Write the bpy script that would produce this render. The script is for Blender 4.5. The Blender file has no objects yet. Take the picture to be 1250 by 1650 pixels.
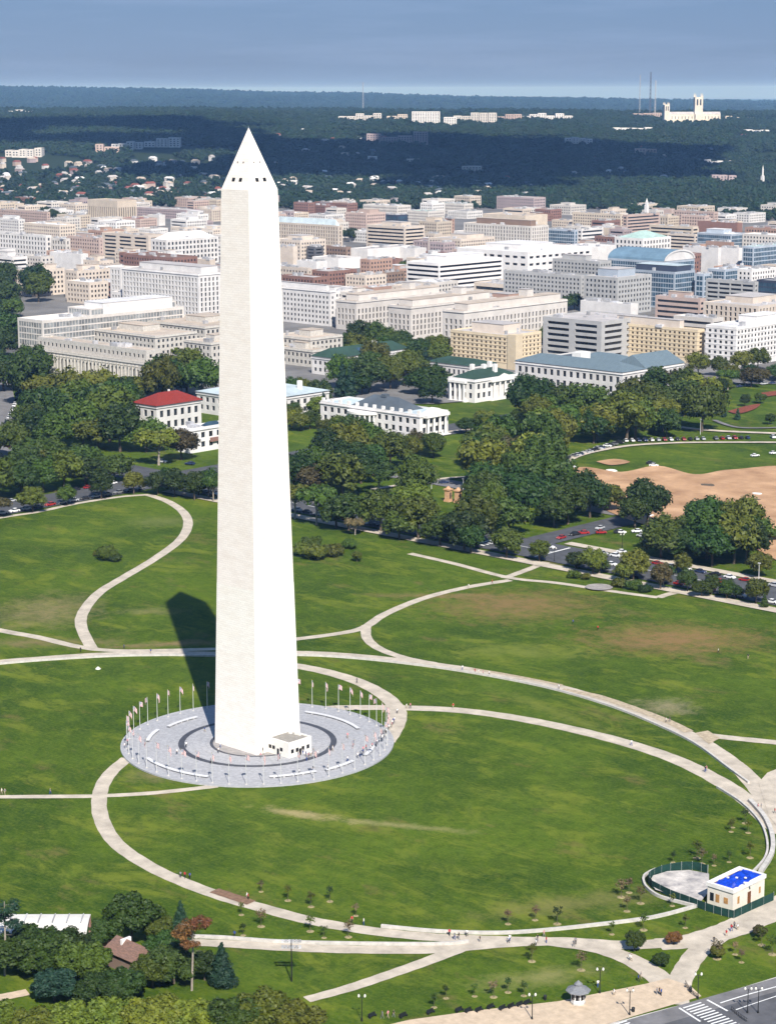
import bpy, bmesh, math, random
from mathutils import Vector, Matrix, noise
R = math.radians
rnd = random.Random(7)
SC = bpy.context.scene
COL = SC.collection

# ------------------------------------------------------------------ camera
CX, CY, CZ = 404.54, -376.0, 177.95
YAW, PIT, ROL, FPX = -0.7561, 0.2012, -0.0016, 3333.25
fw = Vector((math.sin(YAW)*math.cos(PIT), math.cos(YAW)*math.cos(PIT), -math.sin(PIT)))
rt0 = Vector((math.cos(YAW), -math.sin(YAW), 0)); up0 = rt0.cross(fw)
rt = rt0*math.cos(ROL) + up0*math.sin(ROL); up = up0*math.cos(ROL) - rt0*math.sin(ROL)
CAM = Vector((CX, CY, CZ))
cd = bpy.data.cameras.new('camera'); co = bpy.data.objects.new('camera', cd); COL.objects.link(co)
co.matrix_world = Matrix(((rt.x, up.x, -fw.x, CX), (rt.y, up.y, -fw.y, CY), (rt.z, up.z, -fw.z, CZ), (0, 0, 0, 1)))
cd.sensor_fit = 'HORIZONTAL'; cd.sensor_width = 36; cd.lens = FPX/1250*36
cd.clip_start = 1; cd.clip_end = 90000
SC.camera = co
SC.render.resolution_x, SC.render.resolution_y = 775, 1024

# ------------------------------------------------------------------ sky, sun, exposure
SUN_EL, SUN_AZ = R(42.7), R(124.3)          # azimuth clockwise from north (+Y)
w = bpy.data.worlds.new('World'); SC.world = w; w.use_nodes = True
nt = w.node_tree; nt.nodes.clear()
out = nt.nodes.new('ShaderNodeOutputWorld'); bg = nt.nodes.new('ShaderNodeBackground')
sky = nt.nodes.new('ShaderNodeTexSky'); sky.sky_type = 'NISHITA'; sky.sun_disc = False
sky.sun_elevation = SUN_EL; sky.sun_rotation = SUN_AZ
sky.air_density = 1.0; sky.dust_density = 0.3; sky.ozone_density = 3.0; sky.altitude = 200
bg.inputs['Strength'].default_value = 0.056
tc = nt.nodes.new('ShaderNodeTexCoord')
mp = nt.nodes.new('ShaderNodeMapping'); mp.inputs['Scale'].default_value = (1.6, 1.6, 22)
nz = nt.nodes.new('ShaderNodeTexNoise'); nz.inputs['Scale'].default_value = 2.3; nz.inputs['Detail'].default_value = 7; nz.inputs['Roughness'].default_value = .6
rp = nt.nodes.new('ShaderNodeValToRGB')
rp.color_ramp.elements[0].position = .47; rp.color_ramp.elements[0].color = (0, 0, 0, 1)
rp.color_ramp.elements[1].position = .74; rp.color_ramp.elements[1].color = (1, 1, 1, 1)
veil = nt.nodes.new('ShaderNodeMix'); veil.data_type = 'RGBA'      # a blue-grey high cloud veil over the whole sky
veil.inputs[0].default_value = .78; veil.inputs[7].default_value = (1.25, 2.65, 5.9, 1)
strk = nt.nodes.new('ShaderNodeMix'); strk.data_type = 'RGBA'; strk.inputs[7].default_value = (4.3, 5.7, 8.6, 1)
mul = nt.nodes.new('ShaderNodeMath'); mul.operation = 'MULTIPLY'; mul.inputs[1].default_value = .5
L = nt.links.new
L(tc.outputs['Generated'], mp.inputs[0]); L(mp.outputs[0], nz.inputs['Vector']); L(nz.outputs['Fac'], rp.inputs[0])
L(sky.outputs[0], veil.inputs[6]); L(veil.outputs[2], strk.inputs[6]); L(rp.outputs[0], mul.inputs[0]); L(mul.outputs[0], strk.inputs[0])
L(strk.outputs[2], bg.inputs['Color']); L(bg.outputs[0], out.inputs[0])
sl = bpy.data.lights.new('sun', 'SUN'); so = bpy.data.objects.new('sun', sl); COL.objects.link(so)
sl.energy = 5.0; sl.angle = R(.53); sl.color = (1, .955, .905)
SUND = Vector((math.sin(SUN_AZ)*math.cos(SUN_EL), math.cos(SUN_AZ)*math.cos(SUN_EL), math.sin(SUN_EL)))
so.rotation_euler = SUND.to_track_quat('Z', 'Y').to_euler(); so.location = (0, 0, 900)
vs = SC.view_settings; vs.view_transform = 'Standard'; vs.look = 'None'; vs.exposure = 0.60; vs.gamma = 1; vs.use_curve_mapping = False
SC.render.engine = 'CYCLES'
cy = SC.cycles; cy.use_denoising = True; cy.max_bounces = 6; cy.diffuse_bounces = 3; cy.glossy_bounces = 2
cy.transparent_max_bounces = 6; cy.volume_bounces = 0; cy.use_adaptive_sampling = True; cy.adaptive_threshold = .015
cy.caustics_reflective = False; cy.caustics_refractive = False

# ------------------------------------------------------------------ pixel <-> place
def pray(u, v): return (fw*FPX + rt*(u-625) - up*(v-825))
def grd(u, v, z=0.0):
    d = pray(u, v); t = (z-CZ)/d.z
    return CAM + d*t
def prj(P):
    d = Vector(P)-CAM; k = d.dot(fw)
    return 625+FPX*d.dot(rt)/k, 825-FPX*d.dot(up)/k
VH = Vector((math.sin(YAW), math.cos(YAW), 0))
def sst(a, b, x):
    t = min(1, max(0, (x-a)/(b-a))); return t*t*(3-2*t)
def hgt(x, y):
    q = Vector((x-CX, y-CY, 0)); d = q.dot(VH); b = q.dot(rt0)
    if d < 3400: return 0.0
    n = noise.fractal(Vector((x/1500, y/1500, 3.1)), 1, 2, 4)
    h = sst(3600, 5500, d)*(70 + 17*sst(-900, 900, -b)) + sst(5500, 7200, d)*16
    h += n*16*sst(3700, 4800, d)
    h -= sst(7600, 9500, d)*55
    n2 = noise.fractal(Vector((x/5200, y/5200, 8.7)), 1, 2, 4)
    h += sst(11500, 16500, d)*(78 - b*.019 + n2*18) - sst(17500, 24000, d)*150
    return max(0.0, h*sst(3400, 3800, d))
def hit(u, v):                                   # pixel ray to the terrain
    d = pray(u, v).normalized(); t = 300.0
    while t < 30000:
        p = CAM+d*t
        if p.z <= hgt(p.x, p.y): return Vector((p.x, p.y, hgt(p.x, p.y)))
        t += 12
    p = CAM+d*9000; return Vector((p.x, p.y, hgt(p.x, p.y)))

# ------------------------------------------------------------------ materials
def lin(c):
    return tuple(((x/12.92) if x <= .04045 else ((x+.055)/1.055)**2.4) for x in c)
MATS = {}
def mat(name, col, rough=.8, var=.12, scale=.6, bump=0, metal=0, rand=0, spec=.3, coord='Object', lo=None, stretch=None):
    """procedural surface: base colour broken up by two noises; rand = change from object to object"""
    if name in MATS: return MATS[name]
    m = bpy.data.materials.new(name); m.use_nodes = True; n = m.node_tree; b = n.nodes['Principled BSDF']
    tcn = n.nodes.new('ShaderNodeTexCoord'); tex = n.nodes.new('ShaderNodeTexNoise')
    tex.inputs['Scale'].default_value = scale; tex.inputs['Detail'].default_value = 6; tex.inputs['Roughness'].default_value = .65
    vec = tcn.outputs[coord]
    if stretch:
        mpn = n.nodes.new('ShaderNodeMapping'); mpn.inputs['Scale'].default_value = stretch
        n.links.new(vec, mpn.inputs[0]); vec = mpn.outputs[0]
    n.links.new(vec, tex.inputs['Vector'])
    ramp = n.nodes.new('ShaderNodeValToRGB')
    a = lo or tuple(c*(1-var*1.6) for c in col); z = tuple(min(1, c*(1+var)) for c in col)
    ramp.color_ramp.elements[0].position = .32; ramp.color_ramp.elements[1].position = .68
    ramp.color_ramp.elements[0].color = (*a, 1); ramp.color_ramp.elements[1].color = (*z, 1)
    n.links.new(tex.outputs['Fac'], ramp.inputs[0]); src = ramp.outputs[0]
    if rand:
        oi = n.nodes.new('ShaderNodeObjectInfo'); hs = n.nodes.new('ShaderNodeHueSaturation')
        mr = n.nodes.new('ShaderNodeMapRange'); mr.inputs['To Min'].default_value = 1-rand; mr.inputs['To Max'].default_value = 1+rand*.8
        n.links.new(oi.outputs['Random'], mr.inputs['Value']); n.links.new(mr.outputs[0], hs.inputs['Value']); n.links.new(src, hs.inputs['Color']); src = hs.outputs[0]
    n.links.new(src, b.inputs['Base Color'])
    b.inputs['Roughness'].default_value = rough; b.inputs['Metallic'].default_value = metal; b.inputs['Specular IOR Level'].default_value = spec
    if bump:
        bp = n.nodes.new('ShaderNodeBump'); bp.inputs['Strength'].default_value = bump; bp.inputs['Distance'].default_value = .3
        n.links.new(tex.outputs['Fac'], bp.inputs['Height']); n.links.new(bp.outputs[0], b.inputs['Normal'])
    MATS[name] = m; return m

def leafmat(name, col, hue=.02, yel=0.0):
    m = bpy.data.materials.new(name); m.use_nodes = True; n = m.node_tree; b = n.nodes['Principled BSDF']
    oi = n.nodes.new('ShaderNodeObjectInfo'); tcn = n.nodes.new('ShaderNodeTexCoord')
    tex = n.nodes.new('ShaderNodeTexNoise'); tex.inputs['Scale'].default_value = .55; tex.inputs['Detail'].default_value = 5; tex.inputs['Roughness'].default_value = .7
    add = n.nodes.new('ShaderNodeVectorMath'); add.operation = 'ADD'
    n.links.new(tcn.outputs['Object'], add.inputs[0]); n.links.new(oi.outputs['Location'], add.inputs[1]); n.links.new(add.outputs[0], tex.inputs['Vector'])
    ramp = n.nodes.new('ShaderNodeValToRGB'); e = ramp.color_ramp.elements
    e[0].position = .3; e[1].position = .72
    e[0].color = (col[0]*.62, col[1]*.68, col[2]*.7, 1); e[1].color = (col[0]*1.45+yel, col[1]*1.3+yel*.7, col[2]*1.1, 1)
    n.links.new(tex.outputs['Fac'], ramp.inputs[0])
    hs = n.nodes.new('ShaderNodeHueSaturation')
    m1 = n.nodes.new('ShaderNodeMapRange'); m1.inputs['To Min'].default_value = .5-hue; m1.inputs['To Max'].default_value = .5+hue
    wn = n.nodes.new('ShaderNodeTexWhiteNoise'); wn.noise_dimensions = '1D'; n.links.new(oi.outputs['Random'], wn.inputs['W'])
    m2 = n.nodes.new('ShaderNodeMapRange'); m2.inputs['To Min'].default_value = .65; m2.inputs['To Max'].default_value = 1.3
    n.links.new(oi.outputs['Random'], m1.inputs['Value']); n.links.new(wn.outputs['Value'], m2.inputs['Value'])
    n.links.new(m1.outputs[0], hs.inputs['Hue']); n.links.new(m2.outputs[0], hs.inputs['Value']); n.links.new(ramp.outputs[0], hs.inputs['Color'])
    n.links.new(hs.outputs[0], b.inputs['Base Color']); b.inputs['Roughness'].default_value = .6; b.inputs['Specular IOR Level'].default_value = .25
    MATS[name] = m; return m

# ------------------------------------------------------------------ mesh and object helpers
class MB:
    def __init__(s): s.v = []; s.f = []; s.m = []; s.uv = []
    def face(s, pts, m=0, uv=None):
        i = len(s.v); s.v += [tuple(p) for p in pts]; s.f.append(tuple(range(i, i+len(pts)))); s.m.append(m)
        s.uv += uv if uv else [(p[0]+p[1], p[2]) for p in pts]
    def box(s, x0, x1, y0, y1, z0, z1, m=0, bottom=True):
        p = [(x0, y0), (x1, y0), (x1, y1), (x0, y1)]; s.prism(p, z0, z1, m, bottom)
    def prism(s, p, z0, z1, m=0, bottom=True, top=True):
        n = len(p); w = 0
        for i in range(n):
            a, b = p[i], p[(i+1) % n]; l = math.hypot(b[0]-a[0], b[1]-a[1])
            s.face([(a[0], a[1], z0), (b[0], b[1], z0), (b[0], b[1], z1), (a[0], a[1], z1)], m, [(w, z0), (w+l, z0), (w+l, z1), (w, z1)]); w += l
        if top: s.face([(q[0], q[1], z1) for q in p], m)
        if bottom: s.face([(q[0], q[1], z0) for q in reversed(p)], m)
    def cone(s, cx, cy, z0, z1, r0, r1, n=8, m=0, cap=True):
        for i in range(n):
            a, b = 2*math.pi*i/n, 2*math.pi*(i+1)/n
            q = [(cx+r0*math.cos(a), cy+r0*math.sin(a), z0), (cx+r0*math.cos(b), cy+r0*math.sin(b), z0), (cx+r1*math.cos(b), cy+r1*math.sin(b), z1), (cx+r1*math.cos(a), cy+r1*math.sin(a), z1)]
            s.face(q if r1 > 1e-4 else q[:3], m)
        if cap and r1 > 1e-4: s.face([(cx+r1*math.cos(2*math.pi*i/n), cy+r1*math.sin(2*math.pi*i/n), z1) for i in range(n)], m)
    def bar(s, a, b, r, n=5, m=0, r1=None):
        a, b = Vector(a), Vector(b); d = (b-a); d.normalize(); r1 = r if r1 is None else r1
        x = d.orthogonal().normalized(); y = d.cross(x)
        for i in range(n):
            t0, t1 = 2*math.pi*i/n, 2*math.pi*(i+1)/n
            o0, o1 = x*math.cos(t0)+y*math.sin(t0), x*math.cos(t1)+y*math.sin(t1)
            s.face([a+o0*r, a+o1*r, b+o1*r1, b+o0*r1], m)
        s.face([b+(x*math.cos(2*math.pi*i/n)+y*math.sin(2*math.pi*i/n))*r1 for i in range(n)], m)
    def mesh(s, name, mats):
        me = bpy.data.meshes.new(name); me.from_pydata(s.v, [], s.f); me.validate()
        for m in mats: me.materials.append(m)
        if len(me.polygons) == len(s.m):
            me.polygons.foreach_set('material_index', s.m)
            uvl = me.uv_layers.new(name='UVMap')
            if len(uvl.data) == len(s.uv): uvl.data.foreach_set('uv', [c for q in s.uv for c in q])
        me.update(); return me
    def build(s, name, mats, parent=None, loc=None):
        if not isinstance(mats, (list, tuple)): mats = [mats]
        return link(name, s.mesh(name, mats), parent, loc)
def link(name, data, parent=None, loc=None):
    o = bpy.data.objects.new(name, data); COL.objects.link(o)
    if parent: o.parent = parent
    if loc is not None: o.location = loc
    return o
def tag(o, label, cat, group=None, kind=None):
    o['label'] = label
    if cat: o['category'] = cat
    if group: o['group'] = group
    if kind: o['kind'] = kind
    return o
def thing(name, loc, label='', cat='', group=None, rz=0):
    o = link(name, None, None, loc); o.rotation_euler.z = rz; o.empty_display_size = 1
    return tag(o, label, cat, group)
def copy_tree(o, parent=None):
    c = o.copy(); COL.objects.link(c); c.parent = parent
    for ch in o.children: copy_tree(ch, c)
    return c
def struct(o): o['kind'] = 'structure'; return o
ONES = 'first second third fourth fifth sixth seventh eighth ninth tenth eleventh twelfth thirteenth fourteenth fifteenth sixteenth seventeenth eighteenth nineteenth'.split()
TENS = {2: 'twent', 3: 'thirt', 4: 'fort', 5: 'fift', 6: 'sixt', 7: 'sevent', 8: 'eight', 9: 'ninet'}
def nth(n):
    if n == 1: return 'leftmost'
    if n > 99: return 'hundred-and-'+(nth(n-100) if n > 101 else 'first from left') if n > 100 else 'hundredth from left'
    if n < 20: return ONES[n-1]+' from left'
    t, o = divmod(n, 10)
    return (TENS[t]+'ieth' if o == 0 else TENS[t]+'y-'+ONES[o-1])+' from left'
def catmull(p, k=8):
    q = [p[0]]+list(p)+[p[-1]]; r = []
    for i in range(1, len(q)-2):
        for j in range(k):
            t = j/k; a, b, c, d = q[i-1], q[i], q[i+1], q[i+2]
            r.append(tuple(.5*((2*b[n])+(c[n]-a[n])*t+(2*a[n]-5*b[n]+4*c[n]-d[n])*t*t+(3*b[n]-a[n]-3*c[n]+d[n])*t**3) for n in range(2)))
    r.append(tuple(p[-1])); return r
def inpoly(x, y, P):
    r = False; n = len(P)
    for i in range(n):
        (x0, y0), (x1, y1) = P[i], P[i-1]
        if (y0 > y) != (y1 > y) and x < (x1-x0)*(y-y0)/(y1-y0)+x0: r = not r
    return r

# ------------------------------------------------------------------ ground
def grass_material():
    m = bpy.data.materials.new('lawn_grass'); m.use_nodes = True; n = m.node_tree; b = n.nodes['Principled BSDF']; K = n.links.new
    tcn = n.nodes.new('ShaderNodeTexCoord'); P = tcn.outputs['Object']
    def nse(scale, detail=5, rough=.6, st=None, dist=0):
        t = n.nodes.new('ShaderNodeTexNoise'); t.inputs['Scale'].default_value = scale; t.inputs['Detail'].default_value = detail; t.inputs['Roughness'].default_value = rough; t.inputs['Distortion'].default_value = dist
        if st:
            q = n.nodes.new('ShaderNodeMapping'); q.inputs['Rotation'].default_value = (0, 0, st[1]); q.inputs['Scale'].default_value = st[0]; K(P, q.inputs[0]); K(q.outputs[0], t.inputs['Vector'])
        else: K(P, t.inputs['Vector'])
        return t.outputs['Fac']
    def ramp(src, p0, c0, p1, c1):
        r = n.nodes.new('ShaderNodeValToRGB'); e = r.color_ramp.elements
        e[0].position = p0; e[1].position = p1; e[0].color = (*c0, 1); e[1].color = (*c1, 1); K(src, r.inputs[0]); return r.outputs[0]
    def mix(f, a, c, mode='MIX'):
        x = n.nodes.new('ShaderNodeMix'); x.data_type = 'RGBA'; x.blend_type = mode
        for s, i in ((f, 0), (a, 6), (c, 7)):
            if hasattr(s, 'links') or hasattr(s, 'is_linked'): K(s, x.inputs[i])
            else: x.inputs[i].default_value = s if i == 0 else (*s, 1)
        return x.outputs[2]
    def rng(src, a, c, lo=0, hi=1):
        x = n.nodes.new('ShaderNodeMapRange'); x.inputs['From Min'].default_value = a; x.inputs['From Max'].default_value = c; x.inputs['To Min'].default_value = lo; x.inputs['To Max'].default_value = hi; K(src, x.inputs['Value']); return x.outputs[0]
    col = ramp(nse(.016, 6, .68), .40, (.019, .052, .0034), .60, (.062, .108, .0072))
    col = mix(rng(nse(.11, 5, .7), .49, .66, 0, .75), col, (.088, .132, .010))
    col = mix(rng(nse(.034, 7, .72, ((1, 2.2, 1), R(38)), .6), .52, .63, 0, .85), col, (.140, .168, .017))   # lighter drifts
    col = mix(rng(nse(.5, 4, .7, ((.3, 2.4, 1), R(-28))), .46, .64, 0, .28), col, (.115, .150, .015))        # mower tracks
    col = mix(rng(nse(.03, 6, .75, ((1, 2, 1), R(70))), .57, .70, 0, .8), col, (.155, .116, .046))            # dry turf
    col = mix(rng(nse(.28, 5, .85), .47, .64, 0, .5), col, (.014, .041, .003))
    col = mix(rng(nse(1.1, 3, .8), .46, .66, 0, .5), col, (.118, .144, .016))
    dis = nse(.16, 7, .85)
    # worn patches: (centre pixel, half length, half depth, turn, colour, strength)
    for (u, v), rx, ry, a, c, k in (
        ((1085, 1030), 30, 20, R(47), (.215, .130, .055), .95), ((830, 975), 30, 22, R(50), (.20, .130, .052), .9),
        ((75, 985), 18, 24, R(40), (.23, .185, .085), .7), ((485, 1312), 12, 2.6, R(20), (.33, .27, .13), .85),
        ((640, 1330), 20, 2.0, R(28), (.30, .26, .12), .6), ((250, 1250), 8, 5, R(45), (.20, .165, .075), .7),
        ((400, 1085), 26, 10, R(45), (.05, .085, .012), .4), ((900, 1150), 30, 4, R(-12), (.19, .20, .04), .5),
        ((290, 1037), 30, 3.5, R(55), (.24, .16, .085), .7), ((1075, 1140), 9, 8, R(0), (.30, .25, .15), .7), ((930, 1455), 26, 6, R(60), (.19, .175, .055), .6),
        ((700, 960), 26, 4, R(40), (.24, .15, .075), .55), ((870, 1575), 15, 4, R(62), (.25, .23, .09), .6), ((240, 985), 12, 5, R(45), (.21, .18, .08), .5),
        ((60, 1035), 30, 6, R(45), (.22, .16, .08), .55), ((840, 1050), 22, 9, R(35), (.17, .19, .035), .6), ((260, 840), 16, 12, R(40), (.17, .18, .06), .5)):
        g = grd(u, v)
        q = n.nodes.new('ShaderNodeMapping'); q.vector_type = 'TEXTURE'; q.inputs['Location'].default_value = g; q.inputs['Rotation'].default_value = (0, 0, a); q.inputs['Scale'].default_value = (rx, ry, 1000)
        K(P, q.inputs[0]); ln = n.nodes.new('ShaderNodeVectorMath'); ln.operation = 'LENGTH'; K(q.outputs[0], ln.inputs[0])
        ad = n.nodes.new('ShaderNodeMath'); ad.operation = 'MULTIPLY_ADD'; ad.inputs[1].default_value = 4.2; K(dis, ad.inputs[0]); K(ln.outputs['Value'], ad.inputs[2])
        col = mix(rng(ad.outputs[0], 3.35, 2.1, 0, k), col, c)
    # the wooded country beyond the town is leaf litter and scrub
    sp = n.nodes.new('ShaderNodeVectorMath'); sp.operation = 'DISTANCE'; sp.inputs[1].default_value = (CX, CY, 0); K(P, sp.inputs[0])
    col = mix(rng(sp.outputs['Value'], 2400, 3400), col, (.020, .032, .012))
    K(col, b.inputs['Base Color']); b.inputs['Roughness'].default_value = .9; b.inputs['Specular IOR Level'].default_value = .1
    bp = n.nodes.new('ShaderNodeBump'); bp.inputs['Strength'].default_value = .5; bp.inputs['Distance'].default_value = .35
    K(nse(1.1, 4, .75), bp.inputs['Height']); K(bp.outputs[0], b.inputs['Normal'])
    return m
rings = [0]+[60*1.0*i for i in range(1, 8)]+[420*1.13**i for i in range(1, 15)]
r_ = rings[-1]
while r_ < 8800: r_ += 130; rings.append(r_)
while r_ < 42000: r_ *= 1.06; rings.append(r_)
NA = 300
me = bpy.data.meshes.new('ground'); vv = []; ff = []
for i, r in enumerate(rings):
    for k in range(NA):
        # finer steps inside the view, coarser behind the camera
        t = k/NA*2-1; a = YAW + math.pi*(.18*t + .82*t*abs(t)**3)
        x, y = CX+math.sin(a)*r, CY+math.cos(a)*r; vv.append((x, y, hgt(x, y)))
for i in range(len(rings)-1):
    for k in range(NA):
        a, b_ = i*NA+k, i*NA+(k+1) % NA
        ff.append((a, a+NA, b_+NA, b_))
me.from_pydata(vv, [], ff); me.validate(); me.update()
for p in me.polygons: p.use_smooth = True
me.materials.append(grass_material())
struct(link('ground', me))

M_path = mat('path_concrete', (.48, .42, .335), .85, .17, .22, .1)
M_walk = mat('sidewalk_tan', (.52, .41, .29), .85, .13, .5, .1)
M_asph = mat('asphalt', (.075, .078, .085), .9, .2, .25, .1)
M_asph_old = mat('asphalt_worn', (.17, .165, .165), .9, .18, .2, .1)
M_line = mat('road_paint', (.75, .75, .72), .6, .12, 1.5)
M_stone = mat('wall_stone', (.50, .475, .43), .8, .14, .7, .15)
M_gran = mat('granite_pavers', (.27, .275, .30), .7, .16, .45, .1)
M_dark = mat('dark_granite', (.065, .068, .080), .6, .18, .6)
M_white = mat('white_stone', (.72, .70, .66), .7, .07, .5)
M_dirt = mat('bare_dirt', (.44, .275, .155), .95, .22, .05, .3, lo=(.27, .15, .075))
M_iron = mat('black_iron', (.018, .02, .02), .5, .2, 2)
M_mulch = mat('straw_mulch', (.27, .225, .115), .95, .25, 2, .3)
ZL = [.02]
def lift():
    ZL[0] += .005; return ZL[0]
def flat(name, pts, m, z=None, kind='structure', parent=None):
    z = lift() if z is None else z
    mb = MB(); mb.face([(p[0], p[1], z) for p in pts], 0, [(p[0], p[1]) for p in pts])
    me = mb.mesh(name, [m]); bm = bmesh.new(); bm.from_mesh(me); bmesh.ops.triangulate(bm, faces=bm.faces[:]); bm.to_mesh(me); bm.free()
    for p in me.polygons:
        if p.normal.z < 0: p.flip()
    o = link(name, me, parent)
    if kind: o['kind'] = kind
    return o
def gp(L_): return [tuple(grd(*q)[:2]) for q in L_]
def strip_pts(pts, w0, w1=None):
    w1 = w0 if w1 is None else w1; a, b = [], []; n = len(pts)
    for i, p in enumerate(pts):
        q, r = pts[max(0, i-1)], pts[min(n-1, i+1)]
        d = Vector((r[0]-q[0], r[1]-q[1])); d.normalize(); w_ = (w0+(w1-w0)*i/(n-1))/2
        w_ *= 1+.03*math.sin(i*1.7)+.05*noise.noise(Vector((p[0]*.31, p[1]*.31, 4)))
        a.append((p[0]-d.y*w_, p[1]+d.x*w_)); b.append((p[0]+d.y*w_, p[1]-d.x*w_))
    return a, b
def path(name, px, w0, m=None, w1=None, world=False):
    pts = catmull(px if world else gp(px)); a, b = strip_pts(pts, w0, w1); z = lift(); mb = MB()
    for i in range(len(pts)-1):
        mb.face([(*b[i], z), (*b[i+1], z), (*a[i+1], z), (*a[i], z)], 0, [(b[i]), (b[i+1]), (a[i+1]), (a[i])])
    return struct(mb.build(name, m or M_path))
def low_wall(px, h, w, label, m=None, world=False):
    pts = catmull(px if world else gp(px)); a, b = strip_pts(pts, w); mb = MB()
    for i in range(len(pts)-1):
        mb.face([(*b[i], 0), (*b[i+1], 0), (*b[i+1], h), (*b[i], h)]); mb.face([(*a[i+1], 0), (*a[i], 0), (*a[i], h), (*a[i+1], h)])
        mb.face([(*b[i], h), (*b[i+1], h), (*a[i+1], h), (*a[i], h)])
    for i in (0, -1): mb.face([(*a[i], 0), (*b[i], 0), (*b[i], h), (*a[i], h)])
    return tag(mb.build('low_stone_wall', m or M_stone), label, 'wall', 'low walls on the lawn')

# paths of the monument grounds
path('path', [(488, 1147), (540, 1141), (650, 1141), (740, 1145), (830, 1157), (920, 1175), (1010, 1198), (1090, 1225), (1160, 1260), (1210, 1295), (1262, 1340), (1420, 1420)], 4.6, w1=6)
path('path', [(455, 1070), (482, 1074), (530, 1084), (580, 1100), (620, 1122), (640, 1145), (638, 1168), (622, 1196)], 5.2)
path('path', [(206, 1222), (178, 1246), (162, 1275), (162, 1315), (186, 1358), (240, 1396), (300, 1424), (360, 1446), (420, 1463), (500, 1484), (600, 1501), (700, 1511), (790, 1515), (880, 1518)], 3.9, w1=4.2)
path('path', [(-260, 1286), (80, 1284), (160, 1283), (250, 1278), (350, 1267)], 2.6)
path('path', [(-260, 1098), (-20, 1068), (60, 1061), (150, 1055), (260, 1052), (350, 1053), (480, 1052), (560, 1056), (650, 1065), (760, 1080), (880, 1103), (980, 1131), (1060, 1162), (1130, 1196), (1190, 1238), (1228, 1280), (1250, 1310)], 3.0, w1=6)
path('path', [(-260, 962), (-20, 1012), (60, 1027), (130, 1043), (200, 1049), (350, 1046)], 4.2, w1=3.2)
path('path', [(148, 1046), (131, 1010), (135, 985), (160, 955), (200, 930), (250, 900), (290, 870), (303, 845), (295, 825), (270, 808), (238, 797)], 4.0)
path('path', [(-260, 884), (-20, 838), (60, 825), (120, 812), (190, 801), (240, 797)], 3.2)
path('path', [(470, 1031), (540, 1022), (585, 1012), (620, 990), (680, 965), (750, 947), (822, 935)], 3.6)
path('path', [(590, 1008), (591, 1028), (610, 1045), (650, 1060), (700, 1070)], 3.4)
path('path', [(660, 892), (730, 908), (820, 931), (900, 940), (1000, 955), (1060, 963)], 3.2)
path('path', [(812, 932), (850, 918), (880, 906)], 3.4)
path('path', [(1060, 963), (1095, 955), (1150, 962), (1260, 985)], 3.4)
path('path', [(1125, 1184), (1180, 1190), (1270, 1199), (1480, 1220)], 4)
path('path', [(262, 1519), (350, 1521), (450, 1527), (560, 1531), (700, 1531), (800, 1522), (900, 1518), (1010, 1524), (1090, 1519)], 3.6, w1=4.6)
path('path', [(494, 1612), (560, 1594), (620, 1574), (680, 1553), (740, 1530)], 2.9, w1=3.6)
path('path', [(860, 1516), (950, 1527), (1010, 1545), (1055, 1572), (1085, 1600)], 4.2, w1=6)
path('path', [(1060, 1523), (1110, 1518), (1165, 1503), (1205, 1487), (1270, 1455), (1420, 1370)], 6, w1=9)
path('path', [(1172, 1502), (1130, 1530), (1106, 1560), (1094, 1590), (1090, 1620)], 4.8)
path('path', [(-20, 1612), (15, 1606), (45, 1600)], 3, M_walk)
flat('path', gp([(1222, 1262), (1236, 1246), (1262, 1236), (1420, 1180), (1440, 1230), (1300, 1300), (1262, 1345), (1238, 1316)]), M_path)
flat('path', gp([(1120, 1182), (1140, 1178), (1160, 1190), (1142, 1200)]), mat('worn_soil', (.42, .345, .24), .95, .2, .8))
path('path', [(905, 1112), (960, 1122), (1020, 1142), (1075, 1163), (1110, 1180)], 3.2, MATS['worn_soil'])
path('path', [(760, 1078), (830, 1090), (905, 1105)], 1.6, MATS['worn_soil'])
path('path', [(345, 1436), (375, 1446), (405, 1456)], 3, mat('brown_patch', (.20, .12, .075), .95, .2, 1))
# street along the bottom right with its tan sidewalk
flat('sidewalk', gp([(560, 1668), (660, 1645), (760, 1631), (900, 1615), (1040, 1587), (1075, 1578), (1112, 1590), (1130, 1607), (1018, 1640), (930, 1668)]), M_walk)
KA, KB = Vector(grd(1018, 1643.5)), Vector(grd(1262, 1574)); KD = (KB-KA).normalized(); KN = Vector((KD.y, -KD.x, 0))
def kstrip(name, a, b, o0, o1, m): P = [KA+KD*a+KN*o0, KA+KD*b+KN*o0, KA+KD*b+KN*o1, KA+KD*a+KN*o1]; return flat(name, [p[:2] for p in P], m)
kstrip('sidewalk', -260, -14, -17, -.2, M_walk)
kstrip('road', -260, 300, 0, 26, M_asph_old); kstrip('road', -260, 300, 5, 26, mat('asphalt_lane', (.095, .096, .102), .9, .2, .2)); kstrip('sidewalk', -260, 300, 26.2, 31, M_walk)
def kerb(px):
    low_w = catmull(gp(px)); a, b = strip_pts(low_w, .35); mb = MB()
    for i in range(len(low_w)-1):
        mb.face([(*b[i], 0), (*b[i+1], 0), (*b[i+1], .15), (*b[i], .15)]); mb.face([(*a[i+1], 0), (*a[i], 0), (*a[i], .15), (*a[i+1], .15)]); mb.face([(*b[i], .15), (*b[i+1], .15), (*a[i+1], .15), (*a[i], .15)])
    return struct(mb.build('kerb', M_stone))
kerb([(560, 1800), (900, 1677), (1018, 1642.5), (1130, 1612.5), (1262, 1573), (1450, 1512)])
for q in ([(1139, 1613), (1172, 1631)], [(1094, 1626), (1128, 1648)]): path('road_marking', q, .45, M_line)
A0, A1, B0, B1 = [Vector(grd(*q)) for q in ((1127, 1616), (1098, 1625), (1195, 1655), (1166, 1664))]
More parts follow.
